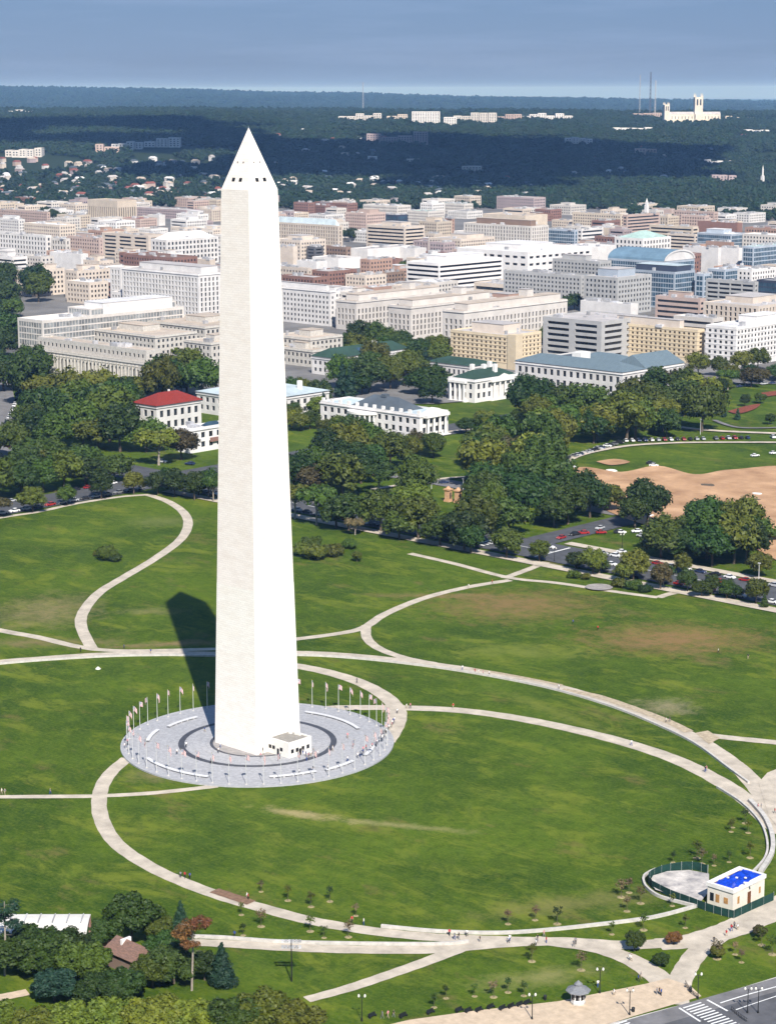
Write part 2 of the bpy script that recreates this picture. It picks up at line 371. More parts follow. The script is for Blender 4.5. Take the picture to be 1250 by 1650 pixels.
for i in range(12):
    t0, t1 = i/12+.02, i/12+.052
    flat('road_marking', [A0.lerp(B0, t0)[:2], A0.lerp(B0, t1)[:2], A1.lerp(B1, t1)[:2], A1.lerp(B1, t0)[:2]], M_line)
for i in range(7):
    t0, t1 = i/7+.03, i/7+.09; a0, a1, b0, b1 = [Vector(grd(*q)) for q in ((1008, 1646), (985, 1653), (1040, 1668), (1015, 1680))]
    flat('road_marking', [a0.lerp(b0, t0)[:2], a0.lerp(b0, t1)[:2], a1.lerp(b1, t1)[:2], a1.lerp(b1, t0)[:2]], M_line)
path('road_marking', [(1160, 1619), (1200, 1606.5), (1260, 1590)], .35, M_line)
path('road_marking', [(1185, 1630), (1220, 1618), (1262, 1604)], .25, M_line)
# avenues behind the lawn (east-west avenue, north-south street, cross street at the ellipse)
def road(x0, x1, y0, y1, m=None): return flat('road', [(x0, y0), (x1, y0), (x1, y1), (x0, y1)], m or M_asph)
road(-1400, 400, 231, 257); road(-333, -309, -400, 230.9); road(-333, -309, 257.1, 1000)
road(-116, -101, 257.1, 345); road(-308.9, -118.1, 318, 332, M_asph_old); road(-540, -520, 140, 420, M_asph_old)
flat('road', gp([(-30, 600), (14, 600), (34, 690), (60, 735), (140, 742), (140, 752), (-30, 752)]), M_asph_old)
flat('sidewalk', [(-300, 222), (400, 222), (400, 228), (-300, 228)], M_path); flat('sidewalk', [(-98, 259), (400, 259), (400, 264), (-98, 264)], M_path)
for x in (-124, -92): flat('road_marking', [(x, 233), (x+.9, 233), (x+.9, 255), (x, 255)], M_line)
for x in range(-300, 60, 12): flat('road_marking', [(x, 243.8), (x+5, 243.8), (x+5, 244.2), (x, 244.2)], M_line)
for i in range(9): flat('road_marking', [(-121+.1, 234+i*2.4), (-118.5, 234+i*2.4), (-118.5, 235.2+i*2.4), (-121+.1, 235.2+i*2.4)], M_line)
# the ellipse: lawn edge path, bare earth
path('path', [(880, 762), (905, 748), (940, 733), (1000, 721), (1060, 716), (1130, 714), (1270, 714)], 4)
flat('dirt_field', catmull(gp([(880, 764), (940, 754), (1000, 762), (1060, 752), (1120, 766), (1180, 758), (1290, 762), (1290, 905), (1200, 880), (1100, 862), (1010, 838), (930, 800), (880, 764)]), 6), M_dirt)
flat('dirt_field', catmull(gp([(960, 745), (990, 741), (1015, 746), (985, 751), (960, 745)]), 5), M_dirt)
flat('round_terrace', [tuple((Vector(grd(965, 948))+Vector((math.cos(a)*5, math.sin(a)*5, 0)))[:2]) for a in [i*.2094 for i in range(30)]], mat('terrace_paving', (.30, .275, .25), .85, .2, .5))
path('path', [(1000, 660), (1100, 690), (1260, 700)], 5); path('path', [(1150, 678), (1190, 690), (1260, 690)], 3, M_asph_old)
path('path', [(600, 790), (650, 782), (720, 772), (790, 768)], 3); path('path', [(480, 742), (540, 728), (600, 722), (700, 700), (790, 690)], 3)
# town ground
flat('city_ground', gp([(-330, 560), (60, 590), (230, 636), (500, 650), (700, 652), (840, 640), (1010, 634), (1110, 618), (1450, 622), (1450, 352), (1250, 348), (900, 328), (450, 316), (-330, 306)]), mat('city_paving', (.16, .155, .15), .9, .25, .02))

# low walls set into the lawn
low_wall([(-260, 1104), (-20, 1073), (150, 1060), (260, 1057), (350, 1058), (480, 1057), (560, 1061), (650, 1070), (760, 1085.5), (880, 1109), (980, 1138), (1060, 1170), (1120, 1200), (1172, 1238), (1206, 1263)], .6, .6, 'long low stone wall curving along the upper footpath behind the obelisk')
low_wall([(1155, 1270), (1195, 1296), (1225, 1328), (1236, 1360), (1232, 1385), (1212, 1408)], .6, .5, 'thin curved wall bounding the oval lawn at its right end')
low_wall([(1208, 1292), (1232, 1320), (1244, 1350), (1243, 1378), (1225, 1408)], .8, 1.1, 'thick curved wall beside the right-hand path junction above the white lodge')
low_wall([(614, 1495), (700, 1503), (790, 1506), (860, 1503), (950, 1494), (1050, 1481), (1120, 1463)], .7, .6, 'curved wall along the near edge of the oval lawn ending at fenced yard')
low_wall([(262, 1511), (350, 1513), (450, 1520), (560, 1523), (700, 1524), (755, 1520)], .7, .55, 'straight wall beside the lower footpath above the floodlight mast')
low_wall([(1036, 1420), (1040, 1412), (1060, 1403), (1100, 1397), (1136, 1399)], .7, .5, 'short arc of wall round the far side of the fenced yard')
low_wall([(1036, 1420), (1041, 1432), (1060, 1446), (1090, 1455), (1122, 1463)], .7, .5, 'short arc of wall round the near side of the fenced yard')

# ------------------------------------------------------------------ obelisk
def marble(name, col, lo):
    m = bpy.data.materials.new(name); m.use_nodes = True; n = m.node_tree; b = n.nodes['Principled BSDF']; K = n.links.new
    uv = n.nodes.new('ShaderNodeUVMap'); br = n.nodes.new('ShaderNodeTexBrick')
    br.inputs['Scale'].default_value = 1; br.inputs['Brick Width'].default_value = 1.5; br.inputs['Row Height'].default_value = .61
    br.inputs['Mortar Size'].default_value = .02; br.inputs['Mortar Smooth'].default_value = .3; br.inputs['Bias'].default_value = -.2
    br.inputs['Color1'].default_value = (*col, 1); br.inputs['Color2'].default_value = (*lo, 1); br.inputs['Mortar'].default_value = (*[c*.72 for c in lo], 1)
    K(uv.outputs[0], br.inputs['Vector'])
    no = n.nodes.new('ShaderNodeTexNoise'); no.inputs['Scale'].default_value = .22; no.inputs['Detail'].default_value = 8; no.inputs['Roughness'].default_value = .75
    mp_ = n.nodes.new('ShaderNodeMapping'); mp_.inputs['Scale'].default_value = (.7, 2.0, 1); K(uv.outputs[0], mp_.inputs[0]); K(mp_.outputs[0], no.inputs['Vector'])
    rr = n.nodes.new('ShaderNodeValToRGB'); rr.color_ramp.elements[0].position = .34; rr.color_ramp.elements[0].color = (.90, .86, .82, 1); rr.color_ramp.elements[1].position = .55; rr.color_ramp.elements[1].color = (1, 1, 1, 1)
    K(no.outputs['Fac'], rr.inputs[0])
    mx = n.nodes.new('ShaderNodeMix'); mx.data_type = 'RGBA'; mx.blend_type = 'MULTIPLY'; mx.inputs[0].default_value = .55
    K(br.outputs['Color'], mx.inputs[6]); K(rr.outputs[0], mx.inputs[7]); K(mx.outputs[2], b.inputs['Base Color'])
    b.inputs['Roughness'].default_value = .75; b.inputs['Specular IOR Level'].default_value = .25
    bp = n.nodes.new('ShaderNodeBump'); bp.inputs['Strength'].default_value = .25; bp.inputs['Distance'].default_value = .03; K(br.outputs['Fac'], bp.inputs['Height']); bp.invert = True; K(bp.outputs[0], b.inputs['Normal'])
    return m
ob = thing('obelisk', (0, 0, 0), 'towering white marble obelisk with pyramid tip in the middle of the round plaza', 'monument')
def frustum(mb, h0, h1, z0, z1):
    c = [(-1, -1), (1, -1), (1, 1), (-1, 1)]
    for i in range(4):
        a, b = c[i], c[(i+1) % 4]; o = i*40
        q = [(a[0]*h0, a[1]*h0, z0), (b[0]*h0, b[1]*h0, z0), (b[0]*h1, b[1]*h1, z1), (a[0]*h1, a[1]*h1, z1)]
        mb.face(q if h1 > .01 else q[:2]+[(0, 0, z1)], 0, ([(o-h0, z0), (o+h0, z0), (o+h1, z1), (o-h1, z1)] if h1 > .01 else [(o-h0, z0), (o+h0, z0), (o, z1)]))
hw = lambda z: 8.4+(5.25-8.4)*z/152.4
mb = MB(); frustum(mb, 8.4, hw(45.9), 0, 45.9); lo_ = mb.build('lower_shaft', marble('marble_pale', (.86, .82, .755), (.80, .755, .69)), ob); lo_['label'] = 'paler lower third of the shaft'
mb = MB(); frustum(mb, hw(45.9)-.03, 5.25, 45.9, 152.4); mb.build('upper_shaft', marble('marble_warm', (.84, .775, .715), (.78, .713, .655)), ob)
mb = MB(); frustum(mb, 5.28, 0.05, 152.4, 168.4); mb.build('pyramid_tip', marble('marble_tip', (.79, .735, .665), (.73, .67, .60)), ob)
mb = MB(); frustum(mb, .11, .005, 168.0, 169.05); mb.build('metal_cap', mat('aluminium', (.7, .7, .7), .35, .05, 1, metal=.8), ob)
M_glass = mat('window_dark', (.022, .026, .032), .25, .3, .8, rand=.5, spec=.5)
M_black = mat('opening_black', (.012, .012, .013), .6, .2, 2)
for s, ax in ((1, 0), (-1, 0), (1, 1), (-1, 1)):
    for k in (-1.35, 1.35):
        mb = MB(); z0, z1 = 154.6, 155.6; f = lambda z: 5.28*(168.4-z)/16
        e0, e1 = f(z0)+.02, f(z1)+.02
        q = [(k-.55, e0, z0), (k+.55, e0, z0), (k+.55, e1, z1), (k-.55, e1, z1)]
        q += [(k-.55, e0-1.2, z0), (k+.55, e0-1.2, z0), (k+.55, e1-1.2, z1), (k-.55, e1-1.2, z1)]
        P_ = [((x, y*s, z) if ax else (y*s, x, z)) for x, y, z in q]
        for fc in ((0, 1, 2, 3), (4, 5, 6, 7), (0, 1, 5, 4), (2, 3, 7, 6), (0, 3, 7, 4), (1, 2, 6, 5)): mb.face([P_[i] for i in fc])
        mb.build('window', M_black, ob)
        mb = MB(); z = 159.6; e = f(z); x = k*.8; p_ = (x, e*s, z) if ax else (e*s, x, z)
        mb.box(p_[0]-.2, p_[0]+.2, p_[1]-.2, p_[1]+.2, z-.18, z+.18); mb.build('warning_light', mat('lamp_housing', (.30, .26, .24), .5), ob)
# entrance pavilion on the east face
pv = thing('entrance_pavilion', (8.4, 0, 0), 'small white flat-roofed entrance building against the right foot of the obelisk', 'building')
M_pav = mat('pavilion_wall', (.74, .71, .64), .7, .05, .6)
X0, X1, Y0, Y1, HZ = .05, 8.6, -4.3, 4.3, 4.3
mb = MB(); mb.box(X0, X1, Y0, Y1, 0, HZ); mb.build('wall', M_pav, pv)
mb = MB(); mb.box(X0+.4, X1-.4, Y0+.4, Y1-.4, HZ+.004, HZ+.05); mb.build('roof', mat('roof_gravel', (.25, .235, .21), .9, .15, 1), pv)
for a in ((X0, X1, Y0, Y0+.38), (X0, X1, Y1-.38, Y1), (X1-.38, X1, Y0+.381, Y1-.381)): mb = MB(); mb.box(*a, HZ+.003, HZ+.35); mb.build('parapet', M_pav, pv)
for x in (1.2, 2.6, 5.6): mb = MB(); mb.box(x-.5, x+.5, Y0-.03, Y0+.1, 1.7, 2.7); mb.build('window', M_black, pv)
mb = MB(); mb.box(3.9, 4.7, Y0-.03, Y0+.1, 0.02, 2.2); mb.build('door', M_black, pv)
for y in (-3, -1.2, 1.0, 2.9): mb = MB(); mb.box(X1-.1, X1+.03, y-.5, y+.5, 1.5, 2.6); mb.build('window', M_black, pv)
mb = MB(); mb.box(X1-.1, X1+.03, -.5, .4, 0.02, 2.2); mb.build('door', M_black, pv)
for x, y in ((1.5, 2.4), (3.2, 2.9), (4.4, 3)): mb = MB(); mb.box(x, x+.9, y, y+.7, HZ+.05, HZ+.7); mb.build('rooftop_unit', M_white, pv)

# ------------------------------------------------------------------ round plaza, benches, flags
RP = 37.4
def ring_pts(r, n=96): return [(r*math.cos(2*math.pi*i/n), r*math.sin(2*math.pi*i/n)) for i in range(n)]
def annulus(mb, r0, r1, z, a0=0, a1=2*math.pi, n=96, m=0):
    for i in range(n):
        a, b = a0+(a1-a0)*i/n, a0+(a1-a0)*(i+1)/n
        mb.face([(r0*math.cos(a), r0*math.sin(a), z), (r1*math.cos(a), r1*math.sin(a), z), (r1*math.cos(b), r1*math.sin(b), z), (r0*math.cos(b), r0*math.sin(b), z)], m)
pz = bpy.data.objects.new('plaza', None); COL.objects.link(pz); struct(pz)
def plaza_mat():
    m = bpy.data.materials.new('plaza_granite'); m.use_nodes = True; n = m.node_tree; b = n.nodes['Principled BSDF']; K = n.links.new
    t = n.nodes.new('ShaderNodeTexCoord'); v = n.nodes.new('ShaderNodeVectorMath'); v.operation = 'LENGTH'; K(t.outputs['Object'], v.inputs[0])
    wv = n.nodes.new('ShaderNodeMath'); wv.operation = 'PINGPONG'; wv.inputs[1].default_value = .9; K(v.outputs['Value'], wv.inputs[0])
    n1 = n.nodes.new('ShaderNodeTexNoise'); n1.inputs['Scale'].default_value = 1.1; n1.inputs['Detail'].default_value = 7; n1.inputs['Roughness'].default_value = .8; K(t.outputs['Object'], n1.inputs['Vector'])
    r1 = n.nodes.new('ShaderNodeValToRGB'); e = r1.color_ramp.elements; e[0].position = .33; e[0].color = (.24, .242, .25, 1); e[1].position = .66; e[1].color = (.43, .43, .44, 1); K(n1.outputs['Fac'], r1.inputs[0])
    mr = n.nodes.new('ShaderNodeMapRange'); mr.inputs['From Min'].default_value = 0; mr.inputs['From Max'].default_value = .12; mr.inputs['To Min'].default_value = .5; mr.inputs['To Max'].default_value = 0; K(wv.outputs[0], mr.inputs['Value'])
    x = n.nodes.new('ShaderNodeMix'); x.data_type = 'RGBA'; K(mr.outputs[0], x.inputs[0]); K(r1.outputs[0], x.inputs[6]); x.inputs[7].default_value = (.22, .22, .23, 1)
    K(x.outputs[2], b.inputs['Base Color']); b.inputs['Roughness'].default_value = .75; return m
mb = MB(); mb.prism(ring_pts(RP), 0, .30, 0, bottom=False); mb.build('paving', plaza_mat(), pz)
mb = MB(); annulus(mb, 12.4, 13.3, .304); mb.build('dark_band', M_dark, pz)
mb = MB(); annulus(mb, 20.3, 22.0, .304); mb.build('dark_band', M_dark, pz)
mb = MB(); annulus(mb, 0, 12.38, .302); mb.build('inner_paving', mat('inner_paving', (.30, .28, .265), .8, .12, .7), pz)
mb = MB()
for r0, r1, z0, z1 in ((RP, RP+.5, .02, .42),):
    annulus(mb, r0, r1, z1); 
    for i in range(96):
        a, b = 2*math.pi*i/96, 2*math.pi*(i+1)/96
        for r in (r0, r1): mb.face([(r*math.cos(a), r*math.sin(a), z0), (r*math.cos(b), r*math.sin(b), z0), (r*math.cos(b), r*math.sin(b), z1), (r*math.cos(a), r*math.sin(a), z1)])
mb.build('edge_kerb', mat('kerb_grey', (.36, .365, .375), .8, .15, 1), pz)
M_bench = mat('bench_marble', (.60, .60, .60), .6, .05, 1)
def ang(u, v):
    g = grd(u, v); return math.atan2(g.y, g.x), math.hypot(g.x, g.y)
for (p0, p1, lab) in (((233, 1198), (259, 1180), 'curved white stone bench at the left edge of the plaza, shorter arc'), ((266, 1174), (320, 1160), 'curved white stone bench on the far left of the plaza, nearer the shadow'),
                      ((233, 1226), (338, 1254), 'long curved white bench on the near left rim of the plaza'), ((434, 1256), (508, 1246), 'slatted white bench along the near rim below the entrance building'),
                      ((520, 1243), (574, 1231), 'curved white bench on the near right rim between the flagpoles'), ((587, 1221), (603, 1205), 'white bench crowded with people at the right rim of the plaza'),
                      ((488, 1153), (586, 1177), 'long curved white bench on the far right of the plaza')):
    (a0, r0), (a1, r1) = ang(*p0), ang(*p1)
    if a1-a0 > math.pi: a1 -= 2*math.pi
    if a0-a1 > math.pi: a0 -= 2*math.pi
    r = min(max((r0+r1)/2, 28), 34.6); a0, a1 = min(a0, a1), max(a0, a1); n = 14
    t = thing('curved_bench', (0, 0, .3), lab, 'bench', 'curved benches round the plaza')
    mb = MB(); annulus(mb, r-.55, r+.55, .5, a0, a1, n); annulus(mb, r-.55, r+.55, .34, a0, a1, n)
    for i in range(n):
        a, b = a0+(a1-a0)*i/n, a0+(a1-a0)*(i+1)/n
        for q in (r-.55, r+.55): mb.face([(q*math.cos(a), q*math.sin(a), .34), (q*math.cos(b), q*math.sin(b), .34), (q*math.cos(b), q*math.sin(b), .5), (q*math.cos(a), q*math.sin(a), .5)])
    mb.build('seat', M_bench, t)
    for k in range(5):
        a = a0+(a1-a0)*(k+.5)/5; mb = MB(); mb.prism([((r+dr)*math.cos(a+da/r), (r+dr)*math.sin(a+da/r)) for dr, da in ((-.35, -.2), (.35, -.2), (.35, .2), (-.35, .2))], 0, .34); mb.build('leg', M_white, t)

def flag_mat():
    m = bpy.data.materials.new('flag_cloth'); m.use_nodes = True; n = m.node_tree; b = n.nodes['Principled BSDF']; K = n.links.new
    uv = n.nodes.new('ShaderNodeUVMap'); sx = n.nodes.new('ShaderNodeSeparateXYZ'); K(uv.outputs[0], sx.inputs[0])
    def mth(op, a, c):
        x = n.nodes.new('ShaderNodeMath'); x.operation = op
        for i, s in enumerate((a, c)):
            if isinstance(s, (int, float)): x.inputs[i].default_value = s
            else: K(s, x.inputs[i])
        return x.outputs[0]
    st = mth('LESS_THAN', mth('MODULO', mth('MULTIPLY', sx.outputs[1], 13), 2.0), 1.0)
    can = mth('MULTIPLY', mth('LESS_THAN', sx.outputs[0], .4), mth('GREATER_THAN', sx.outputs[1], 6/13))
    def dots(off):
        fx = mth('SUBTRACT', mth('FRACT', mth('ADD', mth('MULTIPLY', sx.outputs[0], 6/.4), off), 0), .5); fy = mth('SUBTRACT', mth('FRACT', mth('ADD', mth('MULTIPLY', mth('SUBTRACT', sx.outputs[1], 6/13), 5*13/7), off), 0), .5)
        return mth('LESS_THAN', mth('ADD', mth('MULTIPLY', fx, fx), mth('MULTIPLY', fy, fy)), .07)
    x1 = n.nodes.new('ShaderNodeMix'); x1.data_type = 'RGBA'; K(st, x1.inputs[0]); x1.inputs[6].default_value = (.75, .73, .70, 1); x1.inputs[7].default_value = (.33, .05, .07, 1)
    x3 = n.nodes.new('ShaderNodeMix'); x3.data_type = 'RGBA'; K(mth('MAXIMUM', dots(0), dots(.5)), x3.inputs[0]); x3.inputs[6].default_value = (.012, .022, .12, 1); x3.inputs[7].default_value = (.75, .75, .75, 1)
    x2 = n.nodes.new('ShaderNodeMix'); x2.data_type = 'RGBA'; K(can, x2.inputs[0]); K(x1.outputs[2], x2.inputs[6]); K(x3.outputs[2], x2.inputs[7])
    K(x2.outputs[2], b.inputs['Base Color']); b.inputs['Roughness'].default_value = .8; return m
M_flag = flag_mat(); M_pole = mat('pole_white', (.70, .70, .68), .4, .05, 2, metal=.3)
def flag_mesh(seed):
    r = random.Random(seed); mb = MB(); nx, nz = 10, 5; Lf, Hf = 2.3, 1.45; dr = r.uniform(.5, 1.1); ph = r.uniform(0, 6)
    def P_(i, j):
        s = i/nx; x = Lf*s*math.cos(dr*s); return (.1+x, .22*math.sin(s*7+ph)*s**.5, 8.0-Hf*(1-j/nz)-Lf*s*math.sin(dr*s)*.9)
    for i in range(nx):
        for j in range(nz): mb.face([P_(i, j), P_(i+1, j), P_(i+1, j+1), P_(i, j+1)], 0, [(i/nx, j/nz), ((i+1)/nx, j/nz), ((i+1)/nx, (j+1)/nz), (i/nx, (j+1)/nz)])
    return mb.mesh('flag', [M_flag])
FL = [flag_mesh(i) for i in range(6)]
mb = MB(); mb.cone(0, 0, 0, 8.1, .085, .05, 8); ME_pole = mb.mesh('pole', [M_pole])
mb = MB(); mb.cone(0, 0, 8.1, 8.2, .06, .13, 8); mb.cone(0, 0, 8.2, 8.32, .13, .02, 8); ME_fin = mb.mesh('finial', [mat('gilt', (.6, .45, .15), .3, .1, 1, metal=.9)])
mb = MB(); mb.cone(0, 0, 0, .18, .34, .28, 10); ME_pb = mb.mesh('base', [M_stone])
poles = []
for i in range(50):
    a = 2*math.pi*(i+.35)/50; x, y = 36.1*math.cos(a), 36.1*math.sin(a)
    t = thing('flagpole', (x, y, .3), '', 'flagpole', 'flagpoles ringing the plaza')
    link('base', ME_pb, t); link('pole', ME_pole, t); link('finial', ME_fin, t)
    f = link('flag', FL[i % 6], t); f.rotation_euler.z = R(118+rnd.uniform(-16, 16)) if i % 9 else R(160)
    poles.append((prj((x, y, .3)), t))
front = sorted([p for p in poles if p[0][1] >= 1205], key=lambda q: q[0][0]); back = sorted([p for p in poles if p[0][1] < 1205], key=lambda q: q[0][0])
for k, (_, t) in enumerate(front): t['label'] = 'tall white flagpole with striped flag, '+nth(k+1)+' along the near rim of the plaza'
for k, (_, t) in enumerate(back): t['label'] = 'tall white flagpole with striped flag, '+nth(k+1)+' along the far rim behind the obelisk'

# ------------------------------------------------------------------ foliage
LEAF = {'deep': leafmat('leaf_deep', (.024, .048, .008)), 'mid': leafmat('leaf_mid', (.042, .072, .009)), 'olive': leafmat('leaf_olive', (.066, .083, .011), yel=.012),
        'lime': leafmat('leaf_lime', (.080, .108, .012), yel=.012), 'rust': leafmat('leaf_rust', (.16, .072, .026)), 'brown': leafmat('leaf_brown', (.058, .052, .020)),
        'blue': leafmat('leaf_blue', (.016, .044, .024)), 'far': leafmat('leaf_far', (.013, .030, .010)), 'bare': leafmat('leaf_bare', (.13, .10, .055))}
M_bark = mat('bark', (.11, .085, .06), .9, .25, 2, .3); M_bark_pale = mat('bark_pale', (.30, .26, .21), .9, .2, 2, .3)
ICO = []
def ico(level):
    bm = bmesh.new(); bmesh.ops.create_icosphere(bm, subdivisions=level, radius=1)
    v = [tuple(q.co) for q in bm.verts]; f = [tuple(q.index for q in p.verts) for p in bm.faces]; bm.free(); return v, f
ICO1, ICO2 = ico(1), ico(2)
def crown_mesh(name, seed, W, H, z0, lobes, leaves, leaf, shape='round', mat_=None, core=.86, ic=None, rr=(.17, .27)):
    """W wide, H high from z0; lobes of foliage with leaf faces over ragged cores"""
    r = random.Random(seed); V, F = [], []; C = []
    for i in range(lobes):
        if shape == 'cone':
            t = (i+.5)/lobes; rad = W/2*(1-t)**.85*.62+.25; a = i*2.4; off = W/2*(1-t)*.42
            C.append((Vector((math.cos(a)*off, math.sin(a)*off, z0+H*t*.95)), rad, .75))
        else:
            a = i*2.399963+r.uniform(-.4, .4); t = (i+.5)/lobes
            el = math.asin(max(-.9, min(1, -.55+1.5*t))); rad = W*r.uniform(*rr)
            k = r.uniform(.45, .92)
            if shape == 'umbrella': el = abs(el)*.55; rad *= .8
            p = Vector((math.cos(a)*math.cos(el)*W/2*k, math.sin(a)*math.cos(el)*W/2*k, z0+H*.5+math.sin(el)*H*.5*k*.95))
            C.append((p, rad, r.uniform(.72, .95)))
    if shape == 'round': C.append((Vector((0, 0, z0+H*.5)), W*.31, H/W))
    icv, icf = ic or ICO1
    for p, rad, sq in C:
        b = len(V); s = Vector((r.random(), r.random(), r.random()))*50
        for v in icv:
            v = Vector(v); k = core*(1+.35*noise.noise(v*1.9+s)); V.append(tuple(p+Vector((v.x*rad*k, v.y*rad*k, v.z*rad*sq*k))))
        F += [tuple(i+b for i in f) for f in icf]
    tot = sum(c[1]**2 for c in C)
    for p, rad, sq in C:
        for _ in range(max(3, int(leaves*rad*rad/tot))):
            d = Vector((r.gauss(0, 1), r.gauss(0, 1), r.gauss(.25, 1))); d.normalize()
            q = p+Vector((d.x*rad, d.y*rad, d.z*rad*sq))*r.uniform(.8, 1.14)
            n = (d+Vector((r.uniform(-.8, .8), r.uniform(-.8, .8), r.uniform(-.5, .9)))).normalized(); x = n.orthogonal().normalized()
            a = r.uniform(0, 6.3); y = n.cross(x); x, y = x*math.cos(a)+y*math.sin(a), y*math.cos(a)-x*math.sin(a); s = leaf*r.uniform(.55, 1.25)
            b = len(V); V += [tuple(q+x*s), tuple(q+y*s*.62), tuple(q-x*s), tuple(q-y*s*.62)]; F.append((b, b+1, b+2, b+3))
    me = bpy.data.meshes.new(name); me.from_pydata(V, [], F); me.update()
    if mat_: me.materials.append(mat_)
    return me
def trunk_mesh(seed, h, r0, spread, m=M_bark, limbs=6):
    r = random.Random(seed); mb = MB(); lean = Vector((r.uniform(-.25, .25), r.uniform(-.25, .25), 0)); top = Vector((0, 0, h*.55))+lean
    mb.bar((0, 0, -.3), top*.5, r0*1.15, 7, 0, r0*.85); mb.bar(top*.5, top, r0*.85, 7, 0, r0*.6)
    for i in range(limbs):
        a = i*2.4+r.uniform(-.4, .4); s = top*(.6+.4*i/limbs); e = s+Vector((math.cos(a)*spread*r.uniform(.5, .9), math.sin(a)*spread*r.uniform(.5, .9), h*r.uniform(.15, .38)))
        mb.bar(s, e, r0*.42, 5, 0, r0*.12)
    return mb.mesh('trunk', [m])

# far woods on the hills: one mass nobody could count
def forest():
    src = bpy.data.collections.new('forest_crowns')
    for i in range(5):
        me = crown_mesh('forest_crown', 40+i, 13+i % 3*2, 11+i % 2*3, .5, 5, 70, 1.5, 'round', LEAF['far'], .95)
        o = bpy.data.objects.new('forest_crown', me); src.objects.link(o)
    P = []; r = random.Random(11)
    for d0, d1, s in ((2720, 5400, 13.5), (5400, 7200, 19), (7200, 9000, 27), (11500, 17500, 50)):
        d = d0
        while d < d1:
            b = -.30*d
            while b < .30*d:
                q = Vector((CX, CY, 0))+VH*(d+r.uniform(-.5, .5)*s)+rt0*(b+r.uniform(-.5, .5)*s); b += s
                n = noise.noise(Vector((q.x/260, q.y/260, 1.3)))
                lat = b/d
                if d < 4500:                                                # ragged edge against the town, looser on the left
                    e = 3190+110*noise.noise(Vector((q.x/150, q.y/150, 9)))-(330*sst(.09, .16, lat))
                    if d < e: continue
                    if lat < -.055 and d < 4700 and (r.random() < (.5 if d < 4300 else .2)): continue
                if n > .36 and d > 3600: continue
                if d < 4300 and not clearp(q.x, q.y): continue
                if any((q.x-h.x)**2+(q.y-h.y)**2 < rr*rr for h, rr in CLEAR): continue
                P.append((q.x, q.y, hgt(q.x, q.y)-1.0))
            d += s
    me = bpy.data.meshes.new('forest_points'); me.from_pydata(P, [], []); o = link('hill_forest', me)
    tag(o, 'dark wooded hills stretching across the distance below the skyline', 'forest', None, 'stuff')
    g = bpy.data.node_groups.new('scatter', 'GeometryNodeTree'); g.interface.new_socket('Geometry', in_out='INPUT', socket_type='NodeSocketGeometry'); g.interface.new_socket('Geometry', in_out='OUTPUT', socket_type='NodeSocketGeometry')
    N = g.nodes; gi = N.new('NodeGroupInput'); go = N.new('NodeGroupOutput'); ip = N.new('GeometryNodeInstanceOnPoints'); ci = N.new('GeometryNodeCollectionInfo')
    ci.inputs['Collection'].default_value = src; ci.inputs['Separate Children'].default_value = True; ci.inputs['Reset Children'].default_value = True; ip.inputs['Pick Instance'].default_value = True
    rv = N.new('FunctionNodeRandomValue'); rv.data_type = 'FLOAT_VECTOR'; rv.inputs[0].default_value = (0, 0, 0); rv.inputs[1].default_value = (0, 0, 6.28)
    pos = N.new('GeometryNodeInputPosition'); dist = N.new('ShaderNodeVectorMath'); dist.operation = 'DISTANCE'; dist.inputs[1].default_value = (CX, CY, 0)
    mr = N.new('ShaderNodeMapRange'); mr.inputs['From Min'].default_value = 5000; mr.inputs['From Max'].default_value = 16000; mr.inputs['To Min'].default_value = 1; mr.inputs['To Max'].default_value = 2.3
    rs = N.new('FunctionNodeRandomValue'); rs.data_type = 'FLOAT'; rs.inputs[2].default_value = .65; rs.inputs[3].default_value = 1.3
    mm = N.new('ShaderNodeMath'); mm.operation = 'MULTIPLY'; l = g.links.new
    l(gi.outputs[0], ip.inputs['Points']); l(ci.outputs[0], ip.inputs['Instance']); l(rv.outputs[0], ip.inputs['Rotation'])
    l(pos.outputs[0], dist.inputs[0]); l(dist.outputs['Value'], mr.inputs['Value']); l(mr.outputs[0], mm.inputs[0]); l(rs.outputs[1], mm.inputs[1]); l(mm.outputs[0], ip.inputs['Scale']); l(ip.outputs[0], go.inputs[0])
    md = o.modifiers.new('scatter', 'NODES'); md.node_group = g
CLEAR = []

# clouds above the frame whose shade lies on the hills
def cloud(center, sx, sy, sz, n, seed, label):
    sm = min(sx, sy)
    r = random.Random(seed); V, F = [], []
    for i in range(n):
        p = Vector((r.gauss(0, .42)*sx, r.gauss(0, .42)*sy, abs(r.gauss(0, .35))*sz)); k = r.uniform(.16, .34); s = Vector((r.random()*40, r.random()*40, 5)); b = len(V)
        for v in ICO2[0]:
            v = Vector(v); q = 1+.28*noise.noise(v*1.7+s); V.append((p.x+v.x*k*sm*1.3*q, p.y+v.y*k*sm*q, p.z+v.z*k*sm*q*.42))
        F += [tuple(t+b for t in f) for f in ICO2[1]]
    me = bpy.data.meshes.new('cloud'); me.from_pydata(V, [], F); me.update()
    for p in me.polygons: p.use_smooth = True
    me.materials.append(mat('cloud_white', (.82, .83, .86), 1, .03, .001, spec=0))
    o = link('cloud', me, None, center); o.rotation_euler.z = -YAW; return tag(o, label, 'cloud', 'clouds', 'stuff')
def cloud_over(u, v, alt, *a):
    g = hit(u, v); t = (alt-g.z)/SUND.z; return cloud(g+SUND*t, *a)

